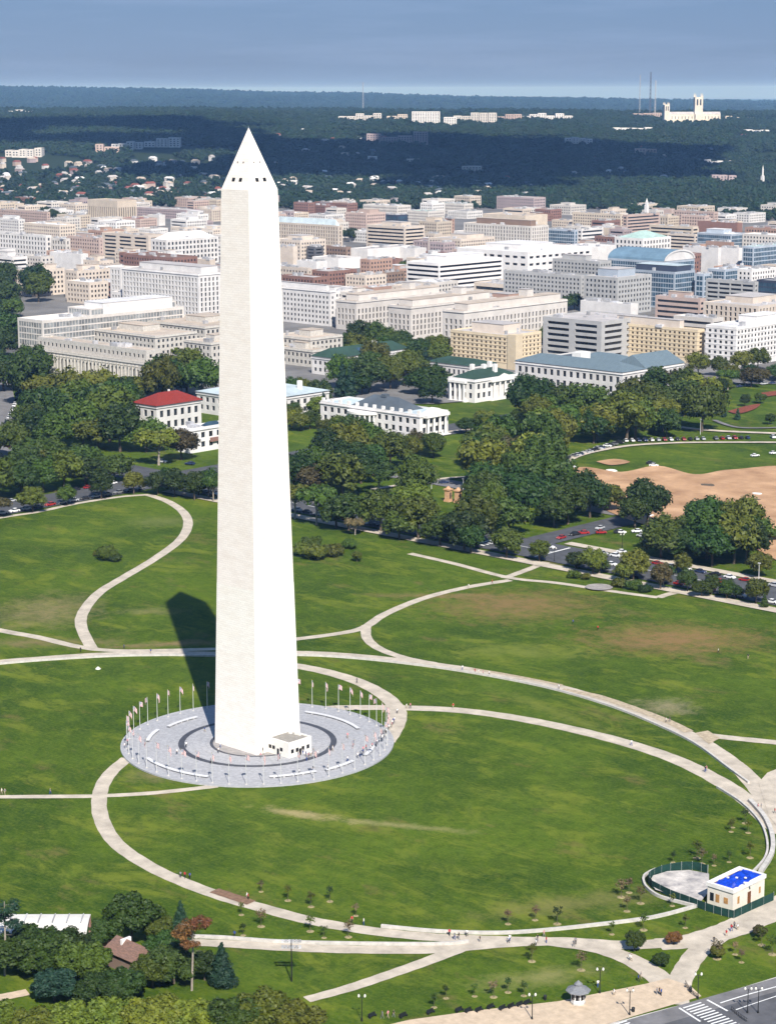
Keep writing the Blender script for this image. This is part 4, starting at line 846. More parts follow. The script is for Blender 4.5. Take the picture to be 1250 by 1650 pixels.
# --- the rest of the town, listed left to right and front to back
TOWN = [
 # uL, uC, vC, uR, H, style, wall, roof, penthouse, label
 (-20, 76, 341, 79, 18, 'grid', 'pink', 'light', 0, 'long pale-roofed brick block at the far left edge of town'), (24, 50, 318, 58, 14, 'grid', 'brick', 'red', 0, 'small red-roofed brick building at the far left under the woods'),
 (-15, 30, 353, 40, 18, 'grid', 'white', 'white', 1, 'white stepped blocks at the left edge in the far town'), (38, 96, 362, 122, 20, 'grid', 'cream', 'white', 0, 'long low white-roofed row left of the tan fluted hall'),
 (122, 140, 372, 166, 16, 'grid', 'tan', 'light', 0, 'low tan roofs just below the tan fluted hall'), (-20, 74, 379, 83, 28, 'arch', 'white', 'light', 0, 'white and brick arcaded apartment block at the left edge'),
 (82, 106, 384, 113, 26, 'arch', 'pale', 'light', 0, 'narrow grey pale block right of the arcaded apartment block'), (108, 160, 383, 166, 26, 'grid', 'pink', 'white', 1, 'pinkish block with white bay columns left of ribbed concrete garage'),
 (164, 239, 379, 268, 27, 'strip', 'cream', 'tan', 0, 'ribbed cream concrete block with three bays of dark strips'), (243, 268, 386, 352, 28, 'arch', 'white', 'white', 2, 'large white hall with a swelling white roof left of the obelisk tip'),
 (198, 279, 415, 318, 20, 'grid', 'brick', 'brown', 0, 'dark red brick row behind the columned government block'), (316, 338, 418, 347, 15, '', 'cream', 'white', 0, 'small plain cream block tight against the obelisk on the left'),
 (-20, 20, 414, 44, 26, 'band', 'white', 'light', 1, 'white office with dark curved strip windows at the left edge'), (17, 33, 434, 36, 22, 'grid', 'cream', 'light', 0, 'narrow cream block with few windows at the left edge above trees'),
 (35, 50, 435, 104, 24, 'grid', 'cream', 'tan', 1, 'cream apartment block with blank end wall above the dark trees'), (104, 124, 436, 178, 25, 'grid', 'cream', 'tan', 1, 'yellowish apartment block with blank end wall left of columned block'),
 (42, 66, 413, 87, 25, 'grid', 'pale', 'light', 0, 'grey cream block standing behind the cream apartment block'), (80, 130, 409, 142, 22, '', 'white', 'white', 0, 'flat white roof slab behind the yellowish apartment block'),
 (134, 160, 420, 183, 24, 'grid', 'cream', 'tan', 1, 'cream roof terraces just above the yellowish apartment block'), (71, 92, 453, 98, 9, '', 'orange', 'red', 0, 'small red-brown house in front of the cream apartments'),
 (191, 226, 352, 253, 13, 'grid', 'pink', 'red', 0, 'low pink brick row right below the tan fluted hall'), (220, 300, 338, 326, 14, 'grid', 'mauve', 'light', 0, 'long mauve brick terrace under the dark woods left of the obelisk'),
 (238, 256, 346, 266, 15, '', 'white', 'white', 0, 'small bright white building above the swelling white roof'), (284, 318, 345, 336, 17, 'grid', 'white', 'white', 1, 'white two-part building close left of the obelisk tip base'),
 (440, 545, 363, 552, 28, 'tall', 'cream', 'paleblue', 2, 'cream hall with dark wall slots and pale glass roof right of obelisk'), (440, 484, 387, 525, 26, 'grid', 'cream', 'light', 1, 'cream office with strip windows close right of the obelisk'),
 (430, 472, 397, 479, 24, '', 'cream', 'light', 0, 'plain cream wall block touching the obelisk on the right'), (494, 507, 397, 521, 20, 'garage', 'dark', 'grey', 0, 'dark open parking deck right of the obelisk'),
 (520, 558, 398, 566, 16, 'grid', 'brown', 'tan', 0, 'brown low block beside the dark parking deck'), (503, 545, 416, 581, 12, '', 'white', 'light', 0, 'wide pale flat roof behind the dark red brick block'),
 (478, 510, 421, 527, 17, '', 'white', 'white', 0, 'bright white flat block right of the obelisk above brick block'), (430, 496, 432, 500, 23, 'grid', 'cream', 'light', 0, 'cream block with small windows right of the obelisk mid-height'),
 (497, 529, 437, 575, 21, 'grid', 'brick', 'light', 0, 'dark red brick block with rows of pale windows and light roof'), (580, 596, 418, 632, 22, 'grid', 'orange', 'tan', 0, 'orange brick block with one column of dark windows'),
 (600, 610, 440, 652, 14, 'grid', 'brown', 'tan', 0, 'brown stepped low row below the orange brick block'), (612, 636, 417, 649, 12, '', 'brick', 'red', 0, 'red-roofed hall behind the orange brick block'),
 (565, 592, 401, 668, 15, '', 'white', 'light', 0, 'long pale blank box with a sloping ramp roof'), (590, 652, 365, 684, 27, 'band', 'cream', 'light', 1, 'cream office with blank middle and strip windows in mid town'),
 (556, 590, 343, 621, 30, 'grid', 'pink', 'tan', 1, 'tall pink brick apartment block right of the obelisk tip'), (617, 640, 346, 657, 25, 'glass', 'navy', 'grey', 0, 'dark navy glass block beside the pink apartments'),
 (473, 497, 326, 507, 22, 'grid', 'brick', 'red', 0, 'brick red block under the woods right of obelisk'), (506, 560, 327, 576, 19, 'grid', 'brick', 'tan', 0, 'long brick block with pale windows under the woods'),
 (585, 640, 331, 662, 20, 'grid', 'pale', 'white', 0, 'pale long block under the woods right of the brick rows'), (585, 601, 463, 665, 16, 'grid', 'orange', 'light', 0, 'orange brick strip roof behind the farthest pale wing'),
 (747, 856, 364, 884, 31, 'tall', 'pale', 'tan', 3, 'concrete office with deep arched bays and brown roof storey'), (675, 704, 357, 728, 28, 'grid', 'tan', 'tan', 1, 'tan tower block in the middle of the far town'),
 (716, 728, 351, 731, 24, 'grid', 'orange', 'tan', 0, 'narrow salmon block beside the tan tower block'), (690, 742, 385, 797, 21, 'grid', 'cream', 'light', 1, 'cream office with two window rows behind the black glass office'),
 (736, 850, 406, 953, 30, 'bigbay', 'white', 'white', 1, 'broad white office with wide dark square openings behind black office'), (686, 714, 406, 721, 11, '', 'brick', 'red', 0, 'low red brick roof behind the black glass office'),
 (655, 690, 340, 716, 18, 'grid', 'pale', 'teal', 0, 'pale block with greenish windows under the far woods'), (694, 748, 328, 762, 16, 'grid', 'pale', 'teal', 0, 'long pale green roofed block at the wood edge'),
 (778, 846, 347, 882, 18, '', 'tan', 'tan', 0, 'long tan flat-roofed warehouse in the far town centre'), (800, 860, 318, 879, 20, 'grid', 'mauve', 'light', 0, 'mauve block set against the dark woods right of centre'),
 (882, 926, 370, 930, 26, 'glass', 'blue', 'grey', 0, 'dark glass box with pale floor lines in the right far town'), (930, 937, 368, 972, 25, 'band', 'white', 'white', 0, 'white strip-windowed office joined to a dark glass box'),
 (922, 1000, 345, 1006, 22, 'grid', 'tan', 'tan', 0, 'long tan block with a row of small arched windows'), (1003, 1010, 346, 1063, 23, 'band', 'pink', 'tan', 0, 'pink block with strip windows behind the white church spire'),
 (958, 1004, 368, 1013, 18, '', 'tan', 'tan', 0, 'flat tan roofs left of the arcaded white block'), (890, 940, 399, 993, 24, '', 'white', 'white', 0, 'huge plain white roof behind the blue barrel roof'),
 (890, 966, 421, 985, 28, 'grid', 'grey', 'light', 1, 'pale grey blank-walled block left of the blue barrel roof'), (811, 936, 444, 946, 28, 'grid', 'grey', 'light', 0, 'long grey office with a dark window strip left of grey corner office'),
 (850, 904, 457, 911, 18, '', 'pale', 'light', 0, 'plain pale box in front of the long grey office'), (935, 1016, 490, 1028, 22, '', 'white', 'white', 0, 'clean white wall box above the grey banded office'),
 (1120, 1134, 441, 1148, 29, 'glass', 'blue', 'paleblue', 0, 'slim blue glass stair tower right of the window-grid office'), (1140, 1168, 434, 1208, 26, 'glass', 'blue', 'white', 0, 'pale blue glass terraces with a white roof at right'),
 (1123, 1178, 377, 1204, 27, 'glass', 'blue', 'white', 1, 'dark glass block under a white roof at the far right'), (1100, 1130, 397, 1136, 24, '', 'white', 'white', 0, 'small white roof block right of the barrel roof'),
 (1130, 1157, 399, 1161, 28, '', 'white', 'white', 0, 'tall blank white slab at the right of the barrel roof'), (1160, 1190, 400, 1201, 25, '', 'white', 'light', 0, 'white slant-sided roof next to the tall blank slab'),
 (1137, 1178, 390, 1182, 27, '', 'orange', 'tan', 0, 'orange brick roof houses behind the blank white slab'), (1196, 1214, 397, 1290, 29, 'glass', 'blue', 'teal', 0, 'teal glass building at the right edge of the town'),
 (1046, 1116, 365, 1125, 20, 'band', 'tan', 'light', 0, 'flat tan office with a dark strip at the far right'), (1075, 1120, 377, 1126, 22, 'band', 'cream', 'light', 0, 'cream strip-windowed block below the flat tan office'),
 (1124, 1188, 359, 1196, 19, '', 'brick', 'red', 0, 'long dark red brick row at far right'), (1200, 1270, 369, 1282, 20, 'grid', 'orange', 'red', 0, 'red-brown brick row at the far right edge'),
 (1085, 1150, 341, 1157, 21, 'grid', 'pink', 'tan', 0, 'pink brick apartments under the right-hand woods'), (1156, 1171, 335, 1177, 14, '', 'white', 'white', 0, 'small white house group at the right wood edge'),
 (1050, 1082, 336, 1087, 15, '', 'pink', 'white', 0, 'low pink and white roofs right of the church spire'), (1097, 1136, 347, 1143, 19, 'grid', 'pink', 'tan', 0, 'pink flat block in front of the pink apartments'),
 (1196, 1280, 380, 1300, 27, 'grid', 'pale', 'white', 0, 'pale grey block at the right edge above teal glass'), (1137, 1216, 454, 1219, 31, 'garage', 'grey', 'light', 0, 'grey concrete deck with four rows of dark openings at right'),
 (1219, 1290, 455, 1310, 30, 'glass', 'navy', 'grey', 0, 'black glass block with white piers at the right edge'), (1188, 1211, 434, 1250, 27, 'grid', 'white', 'white', 0, 'white roof block above the concrete deck at right'),
 (1133, 1222, 493, 1300, 26, 'tall', 'cream', 'light', 1, 'cream stone office with tall window slots at the right edge'), (1056, 1128, 481, 1137, 27, 'band', 'pink', 'tan', 1, 'pink-cream stepped office between grey block and yellow slab'),
 (875, 969, 518, 1043, 27, 'strip', 'grey', 'light', 0, 'grey office with recessed dark strips left of the bright yellow slab'), (1085, 1148, 513, 1166, 20, 'band', 'pale', 'white', 0, 'low pale block between the yellow slab and white block'),
 (990, 1036, 384, 1081, 25, 'arch', 'white', 'teal', 2, 'white arcaded block with a pale green roof at far right'), (684, 700, 376, 712, 20, 'grid', 'cream', 'white', 0, 'small cream office corner in the mid far town'),
 (455, 468, 340, 474, 16, 'grid', 'mauve', 'light', 0, 'mauve terrace right beside the obelisk below the woods'), (640, 668, 400, 687, 14, '', 'white', 'white', 0, 'low white hall left of the black glass office'),
]
for i, (uL, uC, vC, uR, H, st, wc, rc, ph, lab) in enumerate(TOWN):
    phs = {0: None, 1: (4.5, .5, .5, (i % 3-1)*.12, .05), 2: None, 3: (6, .8, .3, 0, .0)}[ph]
    t, W, D, H = building(lab, uL, uC, vC, uR, H, st, wc, rc, ph=phs, nu=6+i % 4, phc='brown' if ph == 3 else None, group='town blocks', gm=(M_gblue if st == 'glass' else None), name='town_building')
    if ph == 2: mb = MB(); hip(mb, -W*.46, W*.46, -D*.46, D*.46, H-.5, 7, 0); mb.build('raised_roof', roofm(rc), t)
# infill between the listed blocks
def free(x0, x1, y0, y1, g=4): return all(x1+g < a or x0-g > b or y1+g < c or y0-g > d for a, b, c, d, _ in FP)
fill = []; r = random.Random(21)
for tries in range(9000):
    u, v = r.uniform(-240, 1480), r.uniform(332, 505)
    if u > 850 and v < 332+(u-850)*.045: continue
    if v > 470 and u < 130 or v > 440 and u < -10: continue
    g = grd(u, v); k = (v-322)/180; W, D = r.uniform(16, 40), r.uniform(16, 40); H = r.uniform(9, 20)
    if free(g.x-W, g.x, g.y, g.y+D): FP.append((g.x-W, g.x, g.y, g.y+D, H)); fill.append((u, v, g, W, D, H))
    if len(fill) > 290: break
bands = [(330, 346, 'below the woods'), (346, 375, 'in the far town'), (375, 420, 'in the middle town'), (420, 506, 'in the near town')]
for b0, b1, wh in bands:
    for k, (u, v, g, W, D, H) in enumerate(sorted([f for f in fill if b0 <= f[1] < b1], key=lambda f: (not -10 < f[0] < 1262, f[0]))):
        wh_ = wh if -10 < u < 1262 else 'outside the picture '+wh
        wc = r.choice(['cream', 'white', 'pale', 'tan', 'pink', 'cream', 'pale', 'mauve', 'orange', 'white', 'cream', 'brick', 'pale']); rc = r.choice(['light', 'white', 'tan', 'light', 'grey', 'red'] if wc in ('brick', 'pink') else ['light', 'white', 'tan', 'light', 'grey'])
        t = thing('town_block', (g.x-W/2, g.y+D/2, 0), f'low {wc} block, {nth(k+1)} of small roofs {wh_}', 'building', 'small infill blocks of the town')
        shell(t, W, D, H, STY[r.choice(['grid', 'grid', 'tall', 'band'])], STY['grid'], wallm(wc), roofm(rc), M_gdark, False); units(t, W, D, H-.79, 5, k)
        if k % 3 == 0: pent(t, W, D, H-.78, 3.5, r.uniform(.3, .6), r.uniform(.3, .6), 0, 0, wallm(wc), roofm(rc))

# ------------------------------------------------------------------ trees
BROAD = [(crown_mesh('crown', 100+i, 12.5, 10.3+(i % 3)*.8, 1.7, 24+i % 5, 3000, .5, 'round', LEAF['deep'], .76, None, (.12, .22)), trunk_mesh(i, 9.5, .38, 4)) for i in range(8)]
FLATC = [(crown_mesh('crown', 130+i, 12, 5.5, 5.0, 14, 1100, .5, 'umbrella', LEAF['deep'], .8), trunk_mesh(30+i, 11, .34, 5, M_bark_pale, 8)) for i in range(3)]
CONI = [(crown_mesh('crown', 150+i, 6.5, 12, .8, 13, 1200, .45, 'cone', LEAF['blue']), trunk_mesh(50+i, 10, .3, 1)) for i in range(2)]
FINE = [(crown_mesh('crown', 170+i, 11, 8.5, 1.6, 48, 9500, .36, 'round', LEAF['deep'], .80, None, (.085, .17)), trunk_mesh(70+i, 8.5, .32, 3.6)) for i in range(5)]
FCON = [(crown_mesh('crown', 190+i, 6, 9, .5, 20, 5200, .22, 'cone', LEAF['blue'], .8, ICO2), trunk_mesh(80+i, 8, .22, 1)) for i in range(2)]
BUSH = [(crown_mesh('crown', 210+i, 6, 3.4, .1, 15, 1500, .3, 'round', LEAF['mid'], .85), trunk_mesh(90+i, 2.4, .12, 1.5)) for i in range(3)]
ADJ = {'deep': 'dark green', 'mid': 'green', 'olive': 'olive', 'lime': 'yellow-green', 'brown': 'brownish', 'blue': 'blue-green', 'rust': 'rust-red', 'bare': 'thin brown'}
def tree(x, y, kind, form, s, sz=None, name='tree', group=None, label='', z=0, cat='tree'):
    src = {'broad': BROAD, 'flat': FLATC, 'cone': CONI, 'fine': FINE, 'fcone': FCON, 'bush': BUSH}[form]; cm, tm = src[rnd.randrange(len(src))]
    t = thing(name, (x, y, z), label, cat, group, rnd.uniform(0, 6.28)); t.scale = (s, s, sz or s*rnd.uniform(.88, 1.12))
    link('trunk', tm, t); c = link('crown', cm, t); c.material_slots[0].link = 'OBJECT'; c.material_slots[0].material = LEAF[kind]
    return t
ROADS = [(-1400, 400, 232, 256), (-332, -310, -400, 1000), (-118, -98, 257, 345)]
CLEARINGS = [[(612, 772), (720, 764), (762, 778), (762, 814), (700, 824), (662, 806), (616, 796)], [(690, 812), (768, 812), (768, 856), (690, 850)], [(704, 708), (775, 700), (782, 736), (712, 742)], [(930, 655), (1010, 655), (1010, 690), (940, 690)]]
def clearp(x, y):
    u, v = prj((x, y, 0))
    if v > 600 and any(inpoly(u, v, c) for c in CLEARINGS): return False
    for a, b, c, d in ROADS:
        if a < x < b and c < y < d: return False
    return all(not (a-2.5 < x < b+2.5 and c-2.5 < y < d+2.5) for a, b, c, d, h in FP)
W1 = ['deep']*7+['mid']*8+['olive']*6+['brown']+['lime']*2
CLUST = [  # phrase, polygon of trunk feet in the picture, spacing m, kinds, (min, max scale)
 ('in the grove before the columned stone office', [(70, 652), (130, 640), (330, 628), (330, 650), (212, 664), (214, 706), (300, 738), (240, 764), (130, 748), (62, 738), (40, 700)], 19, W1, (1.15, 1.75)),
 ('in the row along the left street', [(-180, 790), (-12, 772), (60, 764), (150, 764), (236, 782), (240, 794), (120, 800), (-12, 824), (-180, 850)], 12.5, W1, (0.95, 1.3)),
 ('in the dark belt beside the obelisk', [(246, 782), (352, 782), (352, 812), (300, 806), (246, 796)], 9.5, ['deep', 'mid', 'deep'], (.7, .95)),
 ('in the left-edge wood by the glazed office', [(-200, 480), (-14, 466), (60, 468), (104, 482), (30, 500), (24, 540), (44, 600), (66, 640), (36, 664), (-14, 640), (-60, 700), (-200, 690)], 30, ['deep']*4+['mid', 'blue'], (1.4, 2.0)),
 ('in the avenue row right of the obelisk', [(466, 812), (560, 815), (700, 838), (800, 856), (880, 862), (900, 886), (838, 906), (720, 888), (590, 862), (466, 842)], 11, W1, (0.9, 1.25)),
 ('in the middle wood right of the obelisk', [(466, 726), (545, 742), (600, 735), (640, 752), (620, 800), (540, 806), (466, 792)], 14, W1, (1.0, 1.45)),
 ('around the sandstone gate piers', [(756, 768), (812, 722), (880, 752), (896, 800), (890, 850), (800, 846), (752, 812), (690, 820), (660, 808), (690, 796), (750, 800)], 14.5, W1, (1.0, 1.5)),
 ('in the planting before the slate-roofed hall', [(466, 672), (512, 690), (560, 720), (640, 728), (724, 712), (770, 680), (842, 664), (852, 690), (752, 720), (700, 740), (670, 752), (640, 742), (600, 716), (530, 706), (466, 700)], 12.5, W1+['blue', 'lime'], (0.55, 0.85)),
 ('behind the slate-roofed hall', [(536, 640), (560, 612), (640, 604), (700, 600), (716, 640), (700, 655), (640, 628), (580, 646)], 16, ['deep', 'mid', 'olive', 'blue'], (1.0, 1.45)),
 ('in the clump left of the slate-roofed hall', [(464, 640), (512, 640), (530, 664), (512, 676), (464, 668)], 10, ['blue', 'deep', 'lime', 'deep'], (.7, 1.0)),
 ('before the pale parallel wings', [(545, 566), (620, 562), (706, 572), (716, 592), (640, 590), (560, 582)], 17, W1, (1.0, 1.3)),
 ('in the big wood before the blue-grey museum', [(842, 656), (900, 650), (1000, 652), (1100, 624), (1124, 640), (1152, 702), (1080, 706), (1000, 714), (930, 726), (872, 752), (842, 712)], 18.5, W1+['mid', 'deep'], (1.15, 1.7)),
 ('in the clump left of the dirt field', [(884, 806), (940, 812), (1050, 836), (1056, 848), (1000, 862), (920, 872), (890, 856)], 10, ['deep', 'deep', 'mid', 'olive'], (1.0, 1.25)),
 ('in the big clump below the dirt field', [(1052, 888), (1100, 868), (1170, 872), (1220, 892), (1226, 912), (1150, 914), (1062, 908)], 10, ['deep', 'deep', 'mid', 'olive'], (1.0, 1.35)),
 ('before the grey banded office', [(876, 552), (900, 545), (968, 566), (962, 584), (884, 574)], 11, ['deep', 'deep', 'blue', 'mid'], (.8, 1.1)),
 ('on the square before the white grey office', [(1116, 606), (1260, 592), (1260, 622), (1180, 640), (1124, 632)], 16, ['olive', 'brown', 'mid', 'deep'], (0.7, 1.0)),
]
PLAN = []                                          # feet first, then only the trees one can see something of are grown
for phr, poly, sp, kinds, (s0, s1) in CLUST:
    W_ = gp(poly); xa, xb, ya, yb = min(p[0] for p in W_), max(p[0] for p in W_), min(p[1] for p in W_), max(p[1] for p in W_); row = 0; y = ya
    while y < yb:
        x = xa+(row % 2)*sp/2
        while x < xb:
            q = (x+rnd.uniform(-.38, .38)*sp, y+rnd.uniform(-.38, .38)*sp); x += sp
            if inpoly(*q, W_) and clearp(*q): PLAN.append((q, rnd.uniform(s0, s1)*1.12, kinds, phr))
        y += sp*.87; row += 1
for P_, phr, s0, s1 in (([(x+rnd.uniform(-3, 3), 228+rnd.uniform(-1, 1)) for x in range(-84, 40, 14)], 'in the kerb row of the right avenue', .5, .8), ([(x+rnd.uniform(-2, 2), 228+rnd.uniform(-1.5, 1.5)) for x in range(-292, -126, 10)], 'in the kerb row shading the avenue', .8, 1.15), ([(-337+rnd.uniform(-1.5, 1.5), y+rnd.uniform(-2, 2)) for y in range(40, 222, 12)], 'on the far kerb of the left street', 1.0, 1.4),
                        ([(-306+rnd.uniform(-1, 1), y+rnd.uniform(-2, 2)) for y in range(60, 224, 19)], 'on the near kerb of the left street', .75, 1.0), ([(x+rnd.uniform(-2, 2), 228+rnd.uniform(-1, 1)) for x in range(-560, -345, 13)], 'along the avenue beyond the left street', 1.0, 1.4)):
    PLAN += [(q, rnd.uniform(s0, s1), W1, phr) for q in P_]
def disc(q, s): c = Vector((q[0], q[1], 7.2*s)); u, v = prj(c); d = (c-CAM).dot(fw); return u, v, 5.8*s*FPX/d, 5.2*s*FPX/d, d
D_ = sorted([(*disc(q, s), q, s, k, p) for q, s, k, p in PLAN], key=lambda e: e[4]); SEEN = {}
for i, e in enumerate(D_):
    near = [f for f in D_[:i] if abs(f[0]-e[0]) < f[2]+e[2] and abs(f[1]-e[1]) < f[3]+e[3]]; vis = 0
    for j in range(40):
        a, k = j*2.399963, math.sqrt((j+.5)/40); u, v = e[0]+math.cos(a)*k*e[2], e[1]+math.sin(a)*k*e[3]
        vis += not any(((u-f[0])/f[2])**2+((v-f[1])/f[3])**2 < .92 for f in near) and not 352 < u < 462 
    if vis >= 7: SEEN.setdefault(e[8] if e[0] > -8 else 'of the grove beyond the left picture edge', []).append(e)
for phr, L_ in SEEN.items():
    for k, e in enumerate(sorted(L_, key=lambda e: e[0])):
        kd = rnd.choice(e[7]); fm = 'cone' if kd == 'blue' else ('flat' if rnd.random() < .10 else 'broad')
        t = tree(*e[5], kd, fm, e[6], e[6]*rnd.uniform(.8, 1.25), group='park trees', label=f'{ADJ[kd]} {"conifer" if fm == "cone" else "tree"}, {nth(k+1)} {phr}', name='conifer_tree' if fm == 'cone' else 'broadleaf_tree')
        t.scale.x *= rnd.uniform(.85, 1.15)
print('TREES', len(PLAN), sum(len(v) for v in SEEN.values()))
# single trees one can point at: u, v of the foot, kind, form, scale, label
for u, v, kd, fm, s, lab in (
    (955, 926, 'lime', 'broad', .72, 'yellow-green street tree in front of the crossing'), (930, 916, 'olive', 'broad', .6, 'olive street tree left of the yellow-green crossing tree'), (1005, 938, 'olive', 'broad', .62, 'pale olive street tree beside the round terrace'), (1064, 950, 'brown', 'broad', .68, 'brownish round street tree right of the round terrace'),
    (1130, 962, 'mid', 'broad', .55, 'small green street tree by the avenue kerb, nearer the terrace'), (1146, 958, 'mid', 'broad', .52, 'small green street tree at the avenue kerb behind its twin'), (1184, 966, 'deep', 'broad', .45, 'dark small round street tree at right by parked cars'), (1231, 980, 'mid', 'cone', .5, 'narrow young street tree at the right edge of the avenue'),
    (1100, 925, 'olive', 'broad', .6, 'olive street tree under the big clump by the avenue'), (1222, 930, 'olive', 'broad', .8, 'olive tree at the right edge beyond the avenue'), (1030, 925, 'mid', 'broad', .6, 'green street tree beyond the avenue left of the big clump'),
    (1158, 832, 'mid', 'broad', .62, 'loose green tree standing on the dirt field edge'), (1205, 870, 'olive', 'broad', .6, 'olive tree alone against the dirt field at right'), (1247, 872, 'olive', 'broad', .4, 'small thin tree at the right edge of the dirt field'),
    (1188, 676, 'blue', 'cone', .62, 'dark conifer on the right lawn beside the flower bed'), (1166, 672, 'blue', 'cone', .55, 'dark conifer left of the flower bed conifer'), (1135, 660, 'blue', 'cone', .6, 'leftmost dark conifer on the right lawn'), (1148, 658, 'blue', 'cone', .5, 'slim dark conifer between two others on the right lawn'), (1240, 684, 'mid', 'broad', .5, 'round green tree on the right lawn at the picture edge'), (1200, 655, 'deep', 'broad', .5, 'small dark tree behind the flower bed at right'), (1225, 650, 'mid', 'broad', .55, 'green tree at the back of the right lawn'),
    (572, 862, 'bare', 'flat', .7, 'pale-trunked sparse tree by the avenue right of the obelisk'), (575, 905, 'lime', 'broad', .36, 'small bright yellow-green tree on the lawn right of the obelisk'), (330, 500, 'deep', 'broad', .9, 'dark tree before the columned government block beside the obelisk'), (312, 508, 'deep', 'broad', .85, 'dark tree left of the one beside the obelisk before the white block'),
    (300, 470, 'deep', 'broad', .5, 'small dark tree below the columned government block'), (72, 352, 'deep', 'broad', 1.2, 'far dark tree left of the tan fluted hall'), (86, 356, 'deep', 'broad', 1.3, 'second far dark tree left of the tan fluted hall'), (100, 354, 'deep', 'broad', 1.1, 'third far dark tree left of the tan fluted hall'), (182, 362, 'deep', 'broad', 1.0, 'dark tree at the foot of the tan fluted hall'),
    (556, 386, 'deep', 'broad', 1.2, 'dark town tree beside the cream slotted hall'), (568, 390, 'deep', 'broad', 1.3, 'dark town tree right of the one beside the slotted hall'), (582, 388, 'deep', 'broad', 1.0, 'dark town tree below the pink apartment block'), (650, 438, 'mid', 'broad', .9, 'green town tree left of the black glass office'), (658, 434, 'deep', 'broad', .8, 'dark town tree touching the black glass office'),
    (88, 428, 'deep', 'broad', .7, 'small dark roof-level tree among the cream apartments'), (925, 500, 'deep', 'broad', 1.1, 'dark tree beside the plain pale box before the grey office'), (912, 502, 'deep', 'broad', .9, 'dark tree left of the one beside the pale box')):
    g = grd(u, v); tree(g.x, g.y, kd, fm, s, label=lab, group='single trees', name='conifer_tree' if fm == 'cone' else 'broadleaf_tree')
# bushes on the lawn
for u, v, s, kd, lab in ((172, 902, 1.35, 'mid', 'spreading dark bush alone on the left lawn'), (186, 904, .9, 'deep', 'low dark bush at the right side of the lone lawn bush'), (158, 896, .6, 'olive', 'thin pale bush at the left side of the lone lawn bush'), (488, 896, 1.5, 'olive', 'big olive bush right beside the obelisk on the lawn'), (510, 902, 1.5, 'olive', 'big olive bush, middle of the clump right of the obelisk'), (535, 896, 1.3, 'olive', 'olive bush at the right end of the clump'), (500, 886, 1.3, 'mid', 'green bush at the back of the clump right of the obelisk'), (562, 884, 1.0, 'mid', 'small green bush apart from the clump right of the obelisk'),
    (925, 932, .8, 'mid', 'low shrub left of the round terrace'), (945, 934, .6, 'olive', 'small olive shrub touching the round terrace'), (998, 946, .9, 'olive', 'shrub right of the round terrace'), (1022, 950, .9, 'mid', 'green shrub, second right of the round terrace'), (1040, 954, .8, 'deep', 'dark shrub at the corner of the terrace path')):
    g = grd(u, v); tree(g.x, g.y, kd, 'bush', s, label=lab, group='bushes on the lawn', name='bush', cat='bush')
# trees at the lower left, near the camera
for u, v, kd, fm, s, sz, lab in (
    (40, 1566, 'deep', 'fine', 1.25, .9, 'broad dark tree in front of the white stage roof'), (78, 1570, 'mid', 'fine', 1.2, .95, 'dense dark tree right of the one before the stage'), (108, 1566, 'deep', 'fine', 1.0, .85, 'dark tree at the right end before the stage'),
    (136, 1590, 'mid', 'fine', 1.0, .9, 'bright green round tree left of the brown hut'), (212, 1520, 'mid', 'fine', 1.0, 1.1, 'tall leafy green tree behind the brown hut'), (238, 1514, 'mid', 'fine', .7, .8, 'smaller green tree right of the tall one behind the hut'), (168, 1530, 'deep', 'fine', .7, .7, 'dark low tree left behind the brown hut'), (256, 1520, 'olive', 'fine', .55, .6, 'little olive tree near the wall end behind the hut'),
    (88, 1614, 'blue', 'fine', .85, .65, 'dark rounded evergreen at lower left by the small path'), (160, 1622, 'deep', 'fine', .85, .7, 'layered dark evergreen before the brown hut, left half'), (200, 1618, 'deep', 'fine', .85, .7, 'layered dark evergreen before the brown hut, right half'), (246, 1592, 'mid', 'fine', .8, .7, 'bright bush-like tree right of the brown hut'),
    (280, 1586, 'deep', 'fine', .9, .85, 'dark tree behind the orange-topped pine'), (262, 1560, 'deep', 'fine', .8, .75, 'dark tree between the hut and the orange-topped pine'), (292, 1516, 'blue', 'fcone', .85, 1.0, 'blue-green conifer by the wall end at lower left'), (330, 1580, 'deep', 'fine', .6, .6, 'small dark tree right of the orange-topped pine'),
    (358, 1590, 'blue', 'fcone', 1.0, 1.05, 'blue-green conifer right of the orange-topped pine'), (-12, 1690, 'lime', 'fine', 1.1, .9, 'yellow-green tree in the lower left corner'), (60, 1704, 'lime', 'fine', 1.1, .9, 'yellow-green canopy second from the lower left corner'), (120, 1690, 'lime', 'fine', 1.1, .9, 'yellow-green canopy below the layered evergreens'), (185, 1690, 'lime', 'fine', 1.15, .95, 'olive canopy at the bottom edge below the hut'), (250, 1694, 'lime', 'fine', 1.2, 1.05, 'tall yellow-green canopy at the bottom edge under the pine'),
    (312, 1690, 'lime', 'fine', 1.1, .95, 'olive canopy at the bottom edge right of the pine'), (372, 1694, 'mid', 'fine', 1.15, 1.0, 'green canopy at the bottom edge left of the rightmost one'), (425, 1680, 'lime', 'fine', 1.15, 1.0, 'olive canopy at the bottom edge below the floodlight mast'), (478, 1684, 'olive', 'fine', .95, .85, 'rightmost olive canopy at the bottom edge')):
    g = grd(u, v); tree(g.x, g.y, kd, fm, s, sz, label=lab, group='trees at the lower left', name='conifer_tree' if fm == 'fcone' else 'broadleaf_tree')
